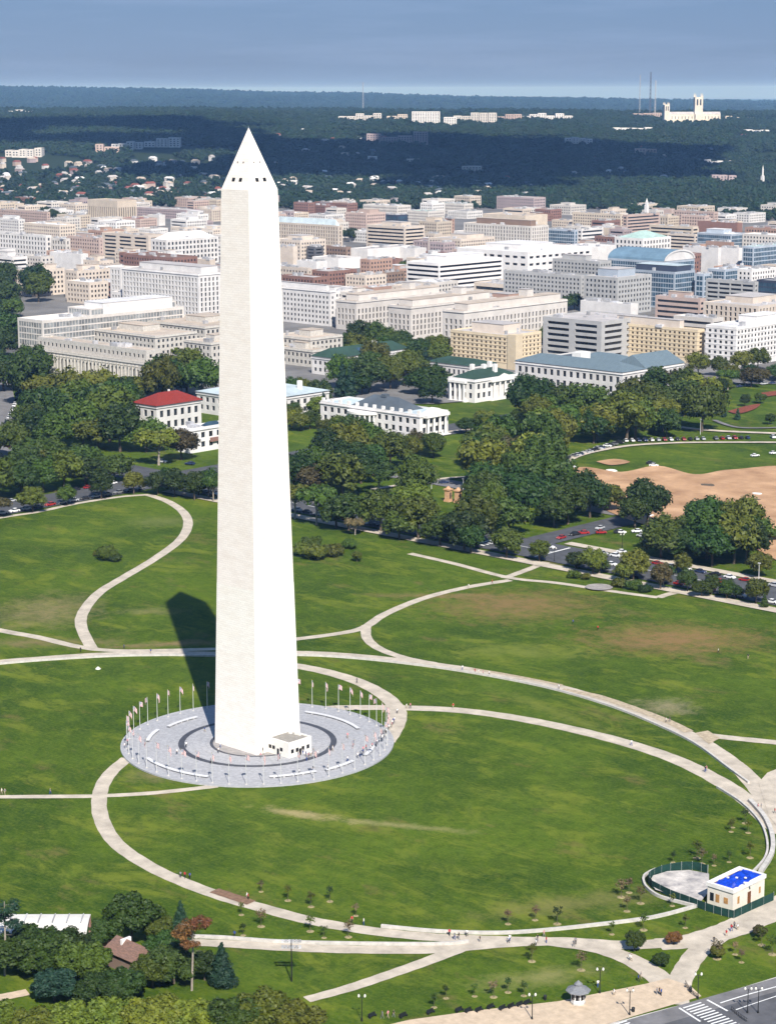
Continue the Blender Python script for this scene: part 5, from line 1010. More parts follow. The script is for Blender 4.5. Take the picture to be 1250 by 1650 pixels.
def pine(u, v, h, top, kd, lab):
    g = grd(u, v); t = thing('pine_tree', (g.x, g.y, 0), lab, 'tree', 'tall bare-trunked pines'); r = random.Random(u); mb = MB(); mb.bar((0, 0, -.2), (.3, .2, h*.5), .26, 7, 0, .2); mb.bar((.3, .2, h*.5), (.1, .5, h), .2, 7, 0, .06)
    for i in range(9): a = i*2.4; z = h*(.55+.05*i); mb.bar((.2, .3, z), (.2+math.cos(a)*2.4, .3+math.sin(a)*2.4, z+.7), .07, 4, 0, .03)
    mb.build('trunk', M_bark_pale, t)
    for i, (dx, dy, z, w_) in enumerate(top): link('crown', crown_mesh('crown', u+i, w_, w_*.5, z, 9, 900, .2, 'umbrella', LEAF[kd], .55), t, (dx, dy, 0))
pine(309, 1597, 15.5, ((0, .5, 12.0, 6.0), (1.9, 1.2, 13.6, 4.6), (-1.8, -.6, 10.6, 4.4), (.8, -1.2, 9.6, 3.6)), 'rust', 'tall pine with rust-orange dying crown on a bare grey trunk')
pine(8, 1572, 16, ((.8, .5, 13, 6.5), (-1.5, 0, 11, 5), (2.2, 1.2, 10.2, 4)), 'blue', 'tall dark pine with bare trunk at the left edge by the stage')

# ------------------------------------------------------------------ saplings with straw mulch
SAP = [crown_mesh('crown', 300+i, 1.9, 2.3, 1.3, 7, 150, .17, 'round', LEAF['mid'], .42) for i in range(4)]
mb = MB(); mb.bar((0, 0, 0), (.04, 0, 2.6), .05, 5, 0, .02)
for i in range(5): a = i*2.4; mb.bar((.02, 0, 1.3+i*.22), (math.cos(a)*.6, math.sin(a)*.6, 1.9+i*.25), .022, 4, 0, .01)
ME_st = mb.mesh('trunk', [M_bark]); mb = MB(); mb.cone(0, 0, .0, .1, .75, .55, 12); ME_mu = mb.mesh('mulch_ring', [M_mulch])
def zz(L_, x0, y0, s): return [(x0+a/s, y0+b/s) for a, b in L_]
SAPL = zz([(280, 130), (430, 180), (560, 215), (665, 185), (810, 265), (170, 260), (280, 325), (180, 375), (555, 352), (632, 388), (768, 384)], 340, 1400, 3.472)
NEAR = zz([(540, 350), (710, 325), (850, 350)], 680, 1400, 3.906)+zz([(230, 340), (175, 372), (310, 415), (215, 470)], 960, 1360, 4.31)
LOWR = zz([(690, 585), (1000, 640), (75, 875), (150, 818), (330, 805), (450, 810), (540, 780), (640, 802)], 680, 1400, 3.906)
RGT = zz([(535, 130), (700, 100), (735, 140), (820, 152), (925, 128), (1070, 98), (530, 432)], 960, 1360, 4.31)+zz([(1040, 700), (1120, 705), (1048, 680), (1105, 660)], 820, 1100, 2.907)
LAWN = zz([(620, 585), (330, 600), (110, 630), (840, 800), (1010, 825), (965, 770), (1150, 705), (1225, 770)], 960, 1360, 4.31)
for phr, L_, kinds in (('along the path above the floodlights', SAPL, ['mid', 'bare', 'deep', 'olive']), ('by the oval lawn wall', NEAR, ['bare', 'deep', 'brown']), ('on the lawn before the benches', LOWR, ['mid', 'olive', 'deep', 'bare']),
                       ('above the white lodge', RGT, ['olive', 'bare', 'deep']), ('around the lower-right path fork', LAWN, ['olive', 'bare', 'mid'])):
    for k, (u, v) in enumerate(sorted(L_)):
        g = grd(u, v); kd = rnd.choice(kinds); t = thing('sapling', (g.x, g.y, 0), f'{ADJ[kd]} sapling in a straw ring, {nth(k+1)} {phr}', 'tree', 'newly planted saplings', rnd.uniform(0, 6)); s = rnd.uniform(.8, 1.35); t.scale = (s, s, s)
        link('trunk', ME_st, t); link('mulch_ring', ME_mu, t); c = link('crown', SAP[k % 4], t); c.material_slots[0].link = 'OBJECT'; c.material_slots[0].material = LEAF[kd]
for u, v, kd, s, lab in ((1022, 1533, 'mid', .40, 'small leafy green tree on the grass wedge at lower right'), (1064, 1558, 'deep', .33, 'small dark tree inside the triangular grass island'), (1085, 1523, 'rust', .31, 'small rust-red tree beside the path fork'), (1224, 1510, 'brown', .27, 'small brown tree beside the wide path at the right edge'), (1155, 1545, 'olive', .28, 'thin olive tree right of the triangular grass island')):
    g = grd(u, v); tree(g.x, g.y, kd, 'fine', s, label=lab, group='small trees at lower right', name='broadleaf_tree')

# ------------------------------------------------------------------ lodge, yard, kiosk, stage, hut
def solid(t, name, m, *b): mb = MB(); mb.box(*b); return mb.build(name, m, t)
lx, ly, LW, LD, LH = solve(1140, 1180, 1436, 1232, 0, vb=1470)
lod = thing('lodge', (lx-LW/2, ly+LD/2, 0), 'white stone lodge with a bright blue tarpaulin over its roof', 'building')
M_lod = mat('lodge_wall', (.70, .645, .55), .8, .07, .5); M_tarp = mat('blue_tarp', (.005, .045, .42), .4, .3, .8, .5); M_ply = mat('plywood', (.45, .24, .08), .8, .2, 1.5)
x0, x1, y0, y1 = -LW/2, LW/2, -LD/2, LD/2
solid(lod, 'wall', M_lod, x0, x1, y0, y1, 0, LH-.6)
for b in ((x0-.25, x1+.25, y0-.25, y0+.4), (x0-.25, x1+.25, y1-.4, y1+.25), (x0-.25, x0+.4, y0+.401, y1-.401), (x1-.4, x1+.25, y0+.401, y1-.401)): solid(lod, 'parapet', M_white, *b, LH-.597, LH+.3)
solid(lod, 'roof_deck', wallm('brown'), x0+.41, x1-.41, y0+.41, y1-.41, LH-.59, LH-.3)
mb = MB(); n_ = 12
P_ = lambda i, j: (x0+LW*.2+(LW*.78)*i/n_, y0+.5+(LD-1)*j/n_, LH+.22+.9*noise.noise(Vector((i*.75, j*.75, 2)))*.6+(.4 if 1 < i < 11 and 1 < j < 11 else 0))
for i in range(n_):
    for j in range(n_): mb.face([P_(i, j), P_(i+1, j), P_(i+1, j+1), P_(i, j+1)])
for a in range(n_):
    for i0, j0, i1, j1 in ((a, 0, a+1, 0), (a, n_, a+1, n_), (0, a, 0, a+1), (n_, a, n_, a+1)):
        p, q = P_(i0, j0), P_(i1, j1); mb.face([p, q, (q[0], q[1], LH-.31), (p[0], p[1], LH-.31)])
mb.build('tarpaulin', M_tarp, lod)
for k in range(5): solid(lod, 'sandbag', M_white, x0+LW*.35+k*1.5, x0+LW*.35+k*1.5+.5, y0+LD*(.3+.1*(k % 3)), y0+LD*(.3+.1*(k % 3))+.4, LH+.75, LH+1.0)
for xx in (.12, .34): solid(lod, 'window', M_glass if xx < .2 else M_ply, x0+LW*xx-.5+.4, x0+LW*xx+.5+.4, y0-.04, y0+.1, 1.1, 3.0)
solid(lod, 'window', M_ply, x0+LW*.72-.5, x0+LW*.72+.6, y0-.05, y0+.1, 1.4, 2.8); solid(lod, 'window', M_ply, x1-.1, x1+.04, y0+LD*.14, y0+LD*.14+.8, 1.3, 3); solid(lod, 'door', mat('door_brown', (.16, .06, .025), .6), x1-.1, x1+.05, y0+LD*.46, y0+LD*.46+1.3, .05, 2.9); solid(lod, 'window', M_ply, x1-.1, x1+.04, y0+LD*.82, y0+LD*.82+.7, 1.3, 2.8)
flat('yard', gp([(1046, 1425), (1052, 1415), (1075, 1408), (1110, 1406), (1142, 1412), (1142, 1440), (1130, 1456), (1090, 1448), (1056, 1438)]), mat('yard_gravel', (.52, .48, .43), .9, .2, .3, lo=(.21, .20, .20)))
def fence(px, h, lab):
    pts = catmull(gp(px), 4); t = thing('screen_fence', (*pts[0], 0), lab, 'fence', 'green screen fences round the yard'); o = Vector((*pts[0], 0)); mb = MB(); M_f = mat('green_mesh_cloth', (.010, .045, .035), .8, .2, 1)
    for p, q in zip(pts, pts[1:]):
        d = Vector((q[1]-p[1], p[0]-q[0])).normalized()*.04
        for z0, z1, s in ((.1, h, 1),):
            A, B = Vector((*p, 0))-o, Vector((*q, 0))-o
            mb.prism([(A.x+d.x, A.y+d.y), (B.x+d.x, B.y+d.y), (B.x-d.x, B.y-d.y), (A.x-d.x, A.y-d.y)], z0, z1)
    mb.build('mesh_panel', M_f, t)
    for p in pts[::2]: q = Vector((*p, 0))-o; m2 = MB(); m2.cone(q.x, q.y, 0, h+.15, .05, .05, 6); m2.build('post', M_pole, t)
fence([(1050, 1432), (1044, 1422), (1054, 1413), (1080, 1405), (1115, 1402), (1140, 1408)], 2.0, 'green cloth fence curving round the back of the gravel yard')
fence([(1050, 1432), (1080, 1447), (1110, 1458), (1136, 1468), (1162, 1476), (1182, 1481)], 1.9, 'green cloth fence along the front of the yard and lodge')
fence([(1182, 1481), (1210, 1468), (1246, 1452)], 2.0, 'green cloth fence along the right side of the lodge')

g = grd(931, 1618); kio = thing('kiosk', (g.x, g.y, 0), 'small white octagonal kiosk with a grey tiered roof on the sidewalk', 'kiosk'); M_kr = mat('kiosk_roof', (.19, .195, .205), .7, .15, 2, stretch=(1, 1, 5))
mb = MB(); mb.cone(0, 0, 0, .5, 1.5, 1.5, 8); mb.build('base', M_stone, kio); mb = MB(); mb.cone(0, 0, .5, 2.9, 1.4, 1.4, 8); mb.build('wall', M_trim, kio); mb = MB(); mb.cone(0, 0, 2.85, 3.0, 2.55, 2.5, 8); mb.cone(0, 0, 3.0, 3.9, 2.5, .8, 8); mb.build('roof', M_kr, kio); mb = MB(); mb.cone(0, 0, 3.9, 4.2, .75, .7, 8); mb.cone(0, 0, 4.2, 5.0, .9, .05, 8); mb.build('cupola', M_kr, kio)
for a in (-100, -55, -10, 35): mb = MB(); c, s = math.cos(R(a)), math.sin(R(a)); q = Vector((c*1.32, s*1.32)); d = Vector((-s, c))*.38; e = Vector((c, s))*.05; mb.prism([(q.x+d.x-e.x, q.y+d.y-e.y), (q.x-d.x-e.x, q.y-d.y-e.y), (q.x-d.x+e.x, q.y-d.y+e.y), (q.x+d.x+e.x, q.y+d.y+e.y)], 1.2, 2.3); mb.build('window', M_black, kio)

sg = grd(40, 1534); SW, SD, SH = 27.0, 9.0, 6.2
stg = thing('open_air_stage', (sg.x, sg.y, 0), 'open-air stage with white ribbed roof and red brick end wall at lower left', 'stage', None, -YAW)
M_rib = mat('white_membrane', (.58, .56, .51), .6, .06, .4); x0, x1, y0, y1 = -SW/2, SW/2, -SD/2, SD/2
mb = MB(); n_ = 8
for i in range(n_):
    f = lambda i: (y0-.8+(SD+.6)*i/n_, SH-2.4+2.8*math.sin(math.pi*.5*min(1, i/n_*1.15)))
    a, b = f(i), f(i+1); mb.face([(x0, a[0], a[1]), (x1, a[0], a[1]), (x1, b[0], b[1]), (x0, b[0], b[1])]); mb.face([(x0, a[0], a[1]-.3), (x1, a[0], a[1]-.3), (x1, b[0], b[1]-.3), (x0, b[0], b[1]-.3)])
    mb.face([(x1, a[0], a[1]-.3), (x1, b[0], b[1]-.3), (x1, b[0], b[1]), (x1, a[0], a[1])])
mb.build('roof', M_rib, stg)
for k in range(9): x = x0+SW*(k+.5)/9; solid(stg, 'roof_rib', M_unit, x-.12, x+.12, y0+SD*.5, y0+SD-.2, SH-.0+.45, SH+.62)
solid(stg, 'back_wall', wallm('brick'), x0, x1, y1-.4, y1, 0, SH-.1); solid(stg, 'brick_end', wallm('brick'), x1+.1, x1+4.2, y1-4.5, y1, 0, 4.6); solid(stg, 'stage_floor', wallm('tan'), x0, x1, y0+1, y1-.41, 0, 1.0)
for x in (x0+1, 0, x1-.3): mb = MB(); mb.cone(x, y0-.4, 0, SH-2.6, .2, .2, 8); mb.build('post', M_trim, stg)
hx, hy, HW, HD, HH = solve(172, 216, 1550, 234, 0, vb=1576)
hut = thing('hut', (hx-HW/2, hy+HD/2, 0), 'small hut with a weathered red-brown shingle roof among the lower-left trees', 'hut'); M_sh = mat('shingle', (.20, .115, .085), .9, .25, 1.2, .3, stretch=(1, 1, 5), lo=(.11, .075, .06))
solid(hut, 'wall', wallm('brown'), -HW/2, HW/2, -HD/2, HD/2, 0, HH); mb = MB(); hip(mb, -HW/2, HW/2, -HD/2, HD/2, HH+.02, 2.6, .7, inset=1.0); mb.build('shingle_roof', M_sh, hut); solid(hut, 'ridge_vent', M_trim, -HW*.16, -HW*.1, -HD*.25, HD*.25, HH+1.6, HH+2.75); solid(hut, 'door', M_black, HW/2-.05, HW/2+.04, -.6, .5, 0, 2)

# ------------------------------------------------------------------ masts, lamps, bins, benches
g = grd(470, 1582); fm_ = thing('floodlight_mast', (g.x, g.y, 0), 'tall steel mast with two racks of floodlights on the lower lawn', 'floodlight'); mb = MB(); mb.cone(0, 0, 0, 9, .16, .1, 8); mb.build('mast', M_iron, fm_); DL = Vector((-math.cos(YAW), math.sin(YAW), 0))
for zr_ in (7.3, 8.6):
    mb = MB(); mb.bar(DL*-2, DL*2, .06, 5); o = mb.build('crossarm', M_iron, fm_, (0, 0, zr_))
    for k in range(6): q = DL*(-1.75+k*.7); mb = MB(); mb.box(-.27, .27, -.22, .22, -.1, .45); l_ = mb.build('lamp_head', M_unit, o, q); l_.rotation_euler.z = -YAW
M_globe = mat('lamp_globe', (.72, .70, .62), .3, .05, 2)
def lamp(u, v, lab, arms=2, h=5.2):
    g = grd(u, v); t = thing('street_lamp', (g.x, g.y, 0), lab, 'street lamp', 'black street lamps'); mb = MB(); mb.cone(0, 0, 0, .7, .24, .14, 8); mb.cone(0, 0, .7, h, .1, .07, 8); mb.build('post', M_iron, t)
    mb = MB(); mb.bar((-.6, 0, h-.25), (.6, 0, h-.25), .05, 5); mb.build('arm', M_iron, t)
    for s in (-.6, .6): mb = MB(); mb.cone(s, 0, h-.25, h, .1, .24, 8); mb.cone(s, 0, h, h+.45, .24, .12, 8); mb.build('globe', M_globe, t); mb = MB(); mb.cone(s, 0, h+.45, h+.65, .13, .02, 8); mb.build('lamp_cap', M_iron, t)
    t.rotation_euler.z = -YAW
for u, v, lab in ((583, 1646, 'black twin-globe lamp left of the benches at the bottom'), (857, 1644, 'black twin-globe lamp on the sidewalk left of the kiosk'), (966, 1602, 'black lamp beside the kiosk on its right'), (1014, 1637, 'black lamp on the tan sidewalk near the kerb'), (1124, 1610, 'black lamp at the street corner by the crossing'), (1204, 1634, 'black lamp standing on the street median'), (1002, 882, 'black lamp at the far avenue crossing'), (893, 905, 'black lamp on the avenue corner left of the crossing'), (1221, 1634, 'black lamp behind the median lamp at lower right')): lamp(u, v, lab)
def pole(u, v, h, lab):
    g = grd(u, v); t = thing('light_pole', (g.x, g.y, 0), lab, 'light pole', 'pale light poles'); mb = MB(); mb.cone(0, 0, 0, h, .16, .09, 8); mb.build('pole', M_pole, t); mb = MB(); mb.box(-.5, .5, -.25, .25, h, h+.3); mb.build('lamp_head', M_unit, t)
for u, v, h, lab in ((695, 788, 9, 'pale light pole on the lawn left of the gate piers'), (746, 812, 11, 'pale light pole right of the gate piers'), (1222, 938, 7, 'pale light pole beyond the avenue at the right'), (1128, 700, 8, 'pale light pole by the parked cars above the dirt field')): pole(u, v, h, lab)
mb = MB(); 
mb.box(-.05, .05, -.3, .3, 0, .42); mb.box(-.05, .05, .22, .3, .42, .9)
BL = mb.mesh('leg', [M_iron]); mb = MB()
for k in range(4): mb.box(-.95, .95, -.3+k*.15, -.2+k*.15, .42, .47)
BSeat = mb.mesh('seat', [M_iron]); mb = MB()
for k in range(3): mb.box(-.95, .95, .25, .3, .52+k*.14, .62+k*.14)
BBk = mb.mesh('backrest', [M_iron])
bl = [(650, 1640), (694, 1634), (600, 1640), (740, 1631), (755, 1632), (772, 1631), (791, 1626), (810, 1628), (824, 1625), (838, 1622), (850, 1619)]
for k, (u, v) in enumerate(sorted(bl)):
    g = grd(u, v); t = thing('park_bench', (g.x, g.y, 0), f'black slatted park bench, {nth(k+1)} in the row along the bottom sidewalk', 'bench', 'black benches along the bottom sidewalk', R(88)); [link('leg', BL, t, (x, 0, 0)) for x in (-.8, .8)]; link('seat', BSeat, t); link('backrest', BBk, t)
for u, v, lab in ((878, 1612, 'black litter bin on the grass edge left of the kiosk'), (1020, 1632, 'black litter bin beside the sidewalk lamp'), (1112, 1600, 'black litter bin at the path corner by the street')):
    g = grd(u, v); t = thing('litter_bin', (g.x, g.y, 0), lab, 'bin', 'litter bins'); mb = MB(); mb.cone(0, 0, 0, .95, .28, .34, 10); mb.build('body', M_iron, t); mb = MB(); mb.cone(0, 0, .95, 1.05, .38, .3, 10); mb.build('rim', M_iron, t)
# railing along the lower path fork
for lab, a in (('black iron railing along the corner of the lower-right path', [(1104, 1588), (1112, 1602), (1124, 1611)]), ('black railing beside the median at the crossing', [(1178, 1630), (1192, 1642), (1204, 1650)])):
    pts = gp(a); t = thing('railing', (*pts[0], 0), lab, 'railing', 'iron railings'); o = Vector((*pts[0], 0))
    for p, q in zip(pts, pts[1:]):
        A, B = Vector((*p, 0))-o, Vector((*q, 0))-o
        for z in (.5, 1.0): mb = MB(); mb.bar(A+Vector((0, 0, z)), B+Vector((0, 0, z)), .04, 5); mb.build('rail', M_iron, t)
        for k in range(5): c = A.lerp(B, k/5); mb = MB(); mb.cone(c.x, c.y, 0, 1.05, .05, .05, 6); mb.build('post', M_iron, t)
# sandstone gate piers, flower beds, spoil heaps
M_sand = mat('sandstone', (.50, .30, .17), .9, .15, 1)
for k, (u, v) in enumerate(((722, 808), (738, 810))):
    g = grd(u, v); t = thing('gate_pier', (g.x, g.y, 0), ('left' if not k else 'right')+' sandstone gate pier among trees behind the avenue', 'gate pier', 'sandstone gate piers', R(5)); solid(t, 'base', M_sand, -1.5, 1.5, -1.5, 1.5, 0, .8); solid(t, 'shaft', M_sand, -1.2, 1.2, -1.2, 1.2, .8, 5.2); solid(t, 'capital', M_sand, -1.6, 1.6, -1.6, 1.6, 5.2, 5.8); mb = MB(); mb.cone(0, 0, 5.8, 6.9, 1.4, .3, 8); mb.build('top', M_sand, t); solid(t, 'niche', M_black, 1.15, 1.22, -.5, .5, 1.4, 4.2)
flat('flower_bed', catmull(gp([(1172, 664), (1200, 656), (1224, 652), (1216, 660), (1190, 668), (1172, 664)]), 4), mat('red_flowers', (.20, .055, .03), .9, .35, .6)); flat('flower_bed', catmull(gp([(1226, 634), (1262, 630), (1262, 636), (1230, 640), (1226, 634)]), 4), MATS['red_flowers'])
for u, v, s, m_, lab in ((1220, 797, 3, 'white_stone', 'pale gravel heap on the dirt field near the right edge'), (1150, 803, 1.8, 'white_stone', 'small white rubble heap on the dirt field'), (1140, 783, 3.5, 'bark', 'dark spoil heap on the dirt field'), (985, 758, 2.2, 'white_stone', 'pale rubble strip on the upper edge of the dirt field'), (1215, 806, 3, 'bark', 'small dark earth pile right on the dirt field'), (942, 774, 3, 'bare_dirt', 'low earth bank at the left end of the dirt field')):
    g = grd(u, v); V = []
    for q in ICO2[0]: q = Vector(q); k = 1+.3*noise.noise(q*2+Vector((u, 0, 0))); V.append((q.x*s*k*1.4, q.y*s*k, max(-.1, q.z*s*.28*k)))
    me = bpy.data.meshes.new('spoil_heap'); me.from_pydata(V, [], ICO2[1]); me.materials.append(MATS[m_]); me.update(); tag(link('spoil_heap', me, None, g), lab, 'heap', 'heaps on the dirt field')

# ------------------------------------------------------------------ cars
def car_proto():
    prof = [(-2.2, .35), (-2.2, .82), (-2.05, .95), (-1.35, 1.0), (1.0, 1.0), (2.0, .82), (2.22, .68), (2.22, .35)]; mb = MB(); hwid = .88; n = len(prof)
    for s in (-1, 1): mb.face([(x, s*hwid*(.96 if z > .9 else 1), z) for x, z in (prof if s < 0 else prof[::-1])])
    for i in range(n):
        (xa, za), (xb, zb) = prof[i], prof[(i+1) % n]; wa, wb = [hwid*(.96 if z > .9 else 1) for z in (za, zb)]; mb.face([(xa, wa, za), (xb, wb, zb), (xb, -wb, zb), (xa, -wa, za)])
    body = mb.mesh('body', [mat('car_paint', (.5, .5, .5), .3, .05, 1)])
    def cab(z0, z1, xs0, xs1, w0, w1, nm, m):
        b = MB(); lo = [(xs0[0], -w0), (xs0[1], -w0), (xs0[1], w0), (xs0[0], w0)]; hi = [(xs1[0], -w1), (xs1[1], -w1), (xs1[1], w1), (xs1[0], w1)]
        for i in range(4): j = (i+1) % 4; b.face([(*lo[i], z0), (*lo[j], z0), (*hi[j], z1), (*hi[i], z1)])
        b.face([(*q, z1) for q in hi]); return b.mesh(nm, [m])
    glass = cab(.99, 1.42, (-1.6, .95), (-1.05, .3), .80, .66, 'window', M_gdark); top = cab(1.42, 1.48, (-1.1, .35), (-.95, .2), .67, .6, 'roof', MATS['car_paint'])
    w_ = MB()
    for s in (-1, 1):
        ring = [(.33*math.cos(a), s*.1, .33*math.sin(a)) for a in [i*math.pi/5 for i in range(10)]]; w_.face(ring)
    for i in range(10): a, b = i*math.pi/5, (i+1)*math.pi/5; w_.face([(.33*math.cos(a), -.1, .33*math.sin(a)), (.33*math.cos(b), -.1, .33*math.sin(b)), (.33*math.cos(b), .1, .33*math.sin(b)), (.33*math.cos(a), .1, .33*math.sin(a))])
    wheel = w_.mesh('wheel', [M_black]); hb = MB(); hb.box(-.04, .04, -.2, .2, -.08, .08); hl = hb.mesh('headlight', [M_white])
    return body, glass, top, wheel, hl
CARM = car_proto()
PAINT = {n: mat('paint_'+n, c, .3, .05, .5, spec=.5) for n, c in (('white', (.75, .75, .74)), ('silver', (.42, .43, .44)), ('black', (.02, .02, .022)), ('dark blue', (.02, .035, .09)), ('grey', (.16, .165, .17)), ('red', (.30, .02, .02)))}
def car(x, y, rz, colr, lab, s=1.0, grp='parked cars'):
    t = thing('car', (x, y, .16), lab, 'car', grp, rz); t.scale = (s, s, s*1.08); b, g, top, wl, hl = CARM
    for me in (b, top): o = link(me.name.split('.')[0], me, t); o.material_slots[0].link = 'OBJECT'; o.material_slots[0].material = PAINT[colr]
    link('window', g, t)
    for xx in (-1.4, 1.4):
        for yy in (-.82, .82): link('wheel', wl, t, (xx, yy, .33))
    for yy in (-.55, .55): link('headlight', hl, t, (2.22, yy, .66))
def car_row(a, b, phr, gap=6.4, skip=.2, perp=False, world=False):
    A, B = (Vector((*a, 0)), Vector((*b, 0))) if world else (grd(*a), grd(*b)); d = (B-A); n = int(d.length/gap); an = math.atan2(d.y, d.x)+(math.pi/2 if perp else 0); L_ = []
    for i in range(n):
        if rnd.random() < skip: continue
        p = A+d*(i+.5)/n; L_.append((prj(p)[0], p))
    for k, (u, p) in enumerate(sorted(L_, key=lambda q: q[0])):
        c = rnd.choice(['white', 'silver', 'black', 'dark blue', 'grey', 'black', 'white', 'silver', 'red']); car(p.x, p.y, an+rnd.choice((0, math.pi))+rnd.uniform(-.03, .03), c, f'{c} car, {nth(k+1)} {phr}', rnd.choice((1, 1, 1.12)))
car_row((-311, 30), (-311, 222), 'parked under trees on the left street', world=True)
car_row((-330.5, 30), (-330.5, 222), 'along the far kerb of the left street', 7, .3, world=True)
car_row((-60, 233), (40, 233), 'by the near kerb of the right avenue', world=True)
car_row((-85, 254.6), (40, 254.6), 'by the far kerb of the right avenue', 6.4, .2, world=True)
car_row((-300, 233), (-128, 233), 'under the avenue trees near the obelisk', 6.6, .2, world=True)
car_row((905, 742), (1000, 714), 'parked on the bend above the dirt field', 3.2, .2, True)
car_row((1003, 712), (1250, 706), 'parked in the long line above the dirt field', 3.3, .12, True)
car_row((900, 752), (882, 800), 'parked beside the trees left of the dirt field', 6.4, .25)
car_row((925, 862), (1040, 858), 'under the dark clump near the dirt field', 6.6, .3)
car_row((10, 720), (70, 745), 'at the street corner on the far left', 6, .2); car_row((2, 700), (30, 640), 'on the street rising at the far left edge', 7, .3)
car_row((500, 742), (640, 716), 'on the road before the slate-roofed hall', 7.5, .45); car_row((-105, 262), (-105, 330), 'on the cross street by the dark clump', 8, .3, world=True); car_row((250, 745), (340, 752), 'before the low white annex left of the obelisk', 6.4, .3)
car_row((640, 783), (790, 776), 'on the road behind the gate piers', 8, .4); car_row((1130, 630), (1250, 618), 'on the square before the white grey office', 6, .3)
for u, v, rz, c, lab in ((885, 884, .05, 'white', 'white car driving on the avenue left of the crossing'), (1002, 892, .1, 'white', 'white car turning at the far avenue crossing'), (965, 908, .05, 'silver', 'silver car on the avenue near the yellow-green tree'), (985, 912, .05, 'white', 'white car right of the silver car on the avenue'), (1048, 748, .6, 'black', 'black car on the lawn above the dirt field'), (1053, 752, .5, 'white', 'white car beside the black one above the dirt field'), (1216, 736, 1.2, 'white', 'white car alone on the grass above the dirt field'), (1246, 732, 1.2, 'white', 'white van at the right edge above the dirt field'), (920, 754, .1, 'white', 'white car on the bend path left of the dirt field'), (1000, 860, .2, 'white', 'white car by the field entrance under the dark clump'), (1034, 866, .1, 'silver', 'silver car at the field entrance'), (1160, 940, .02, 'red', 'red car on the avenue at the right')):
    g = grd(u, v); car(g.x, g.y, rz, c, lab, grp='single cars')

# ------------------------------------------------------------------ people
def person_mesh(seed, walk):
    J = {'pel': (0, 0, .95), 'wst': (0, 0, 1.1), 'chs': (0, .01, 1.32), 'nck': (0, .01, 1.5), 'hd0': (0, .03, 1.58), 'hd1': (0, .04, 1.72)}
    for s, n in ((-1, 'l'), (1, 'r')):
        k = s*walk; J.update({n+'hip': (s*.1, 0, .9), n+'kne': (s*.11, .16*k+.03, .5), n+'ank': (s*.11, .26*k-.04, .08), n+'toe': (s*.12, .26*k+.12, .04), n+'sho': (s*.19, 0, 1.43), n+'elb': (s*.25, -.14*k, 1.16), n+'wri': (s*.25, -.22*k+.08, .93), n+'han': (s*.25, -.24*k+.12, .84)})
    rad = dict(pel=.14, wst=.125, chs=.155, nck=.06, hd0=.09, hd1=.085, hip=.1, kne=.065, ank=.045, toe=.04, sho=.075, elb=.047, wri=.035, han=.04)
    names = list(J); E_ = [('pel', 'wst'), ('wst', 'chs'), ('chs', 'nck'), ('nck', 'hd0'), ('hd0', 'hd1')]
    for n in 'lr': E_ += [('pel', n+'hip'), (n+'hip', n+'kne'), (n+'kne', n+'ank'), (n+'ank', n+'toe'), ('chs', n+'sho'), (n+'sho', n+'elb'), (n+'elb', n+'wri'), (n+'wri', n+'han')]
    me = bpy.data.meshes.new('person_cage'); me.from_pydata([J[n] for n in names], [(names.index(a), names.index(b)) for a, b in E_], []); o = link('person_cage', me); md = o.modifiers.new('s', 'SKIN')
    for i, n in enumerate(names):
        q = rad[n] if n in rad else rad[n[1:]]; o.data.skin_vertices[0].data[i].radius = (q, q)
    o.data.skin_vertices[0].data[0].use_root = True; sb = o.modifiers.new('u', 'SUBSURF'); sb.levels = 1; sb.render_levels = 1
    dg = bpy.context.evaluated_depsgraph_get(); res = bpy.data.meshes.new_from_object(o.evaluated_get(dg)); bpy.data.objects.remove(o); res.name = 'person'
    for _ in range(4): res.materials.append(M_black)
    for p in res.polygons:
        z = p.center.z; ax = abs(p.center.x); p.use_smooth = True
        p.material_index = 3 if z > 1.66 or (z > 1.56 and p.center.y < 0) else 2 if z > 1.5 or (ax > .2 and z < 1.2 and z > .7) else 1 if z > .97 else 0
    return res
PM = [person_mesh(i, w_) for i, w_ in enumerate((.9, -.8, .15))]
SKIN = [mat('skin_light', (.50, .32, .23), .6), mat('skin_mid', (.30, .17, .11), .6), mat('skin_dark', (.12, .07, .045), .6)]; HAIR = [mat('hair_dark', (.02, .014, .01), .7), mat('hair_brown', (.10, .055, .03), .7), mat('hair_fair', (.35, .25, .12), .7)]
CL = {n: mat('cloth_'+n, c, .9, .1, 3) for n, c in (('white', (.75, .74, .72)), ('black', (.02, .02, .022)), ('red', (.45, .03, .035)), ('blue', (.03, .07, .25)), ('grey', (.2, .2, .21)), ('pink', (.6, .25, .28)), ('tan', (.4, .32, .22)))}
def people(phr, px, doing='walking', dz=.0):
    L_ = sorted(px)
    for k, (u, v) in enumerate(L_):
        sh = rnd.choice(['white', 'white', 'black', 'red', 'blue', 'grey', 'pink', 'white']); pa = rnd.choice(['black', 'blue', 'grey', 'tan', 'black']); g = grd(u, v, dz)
        o = link('person', PM[rnd.randrange(3)], None, (g.x, g.y, dz)); o.rotation_euler.z = rnd.uniform(0, 6.28); s = rnd.uniform(.94, 1.06); o.scale = (s*1.05, s*1.05, s)
        tag(o, f'person in {sh} top and {pa} trousers, {nth(k+1)} {phr}', 'person', 'visitors')
        for i, m_ in enumerate((CL[pa], CL[sh], rnd.choice(SKIN), rnd.choice(HAIR))): o.material_slots[i].link = 'OBJECT'; o.material_slots[i].material = m_
r = random.Random(3)
people('around the crowded plaza bench', [(578+i*3.3+r.uniform(-3, 3), 1222-i*2.6+r.uniform(-5, 4)) for i in range(13)], 'resting', .3)
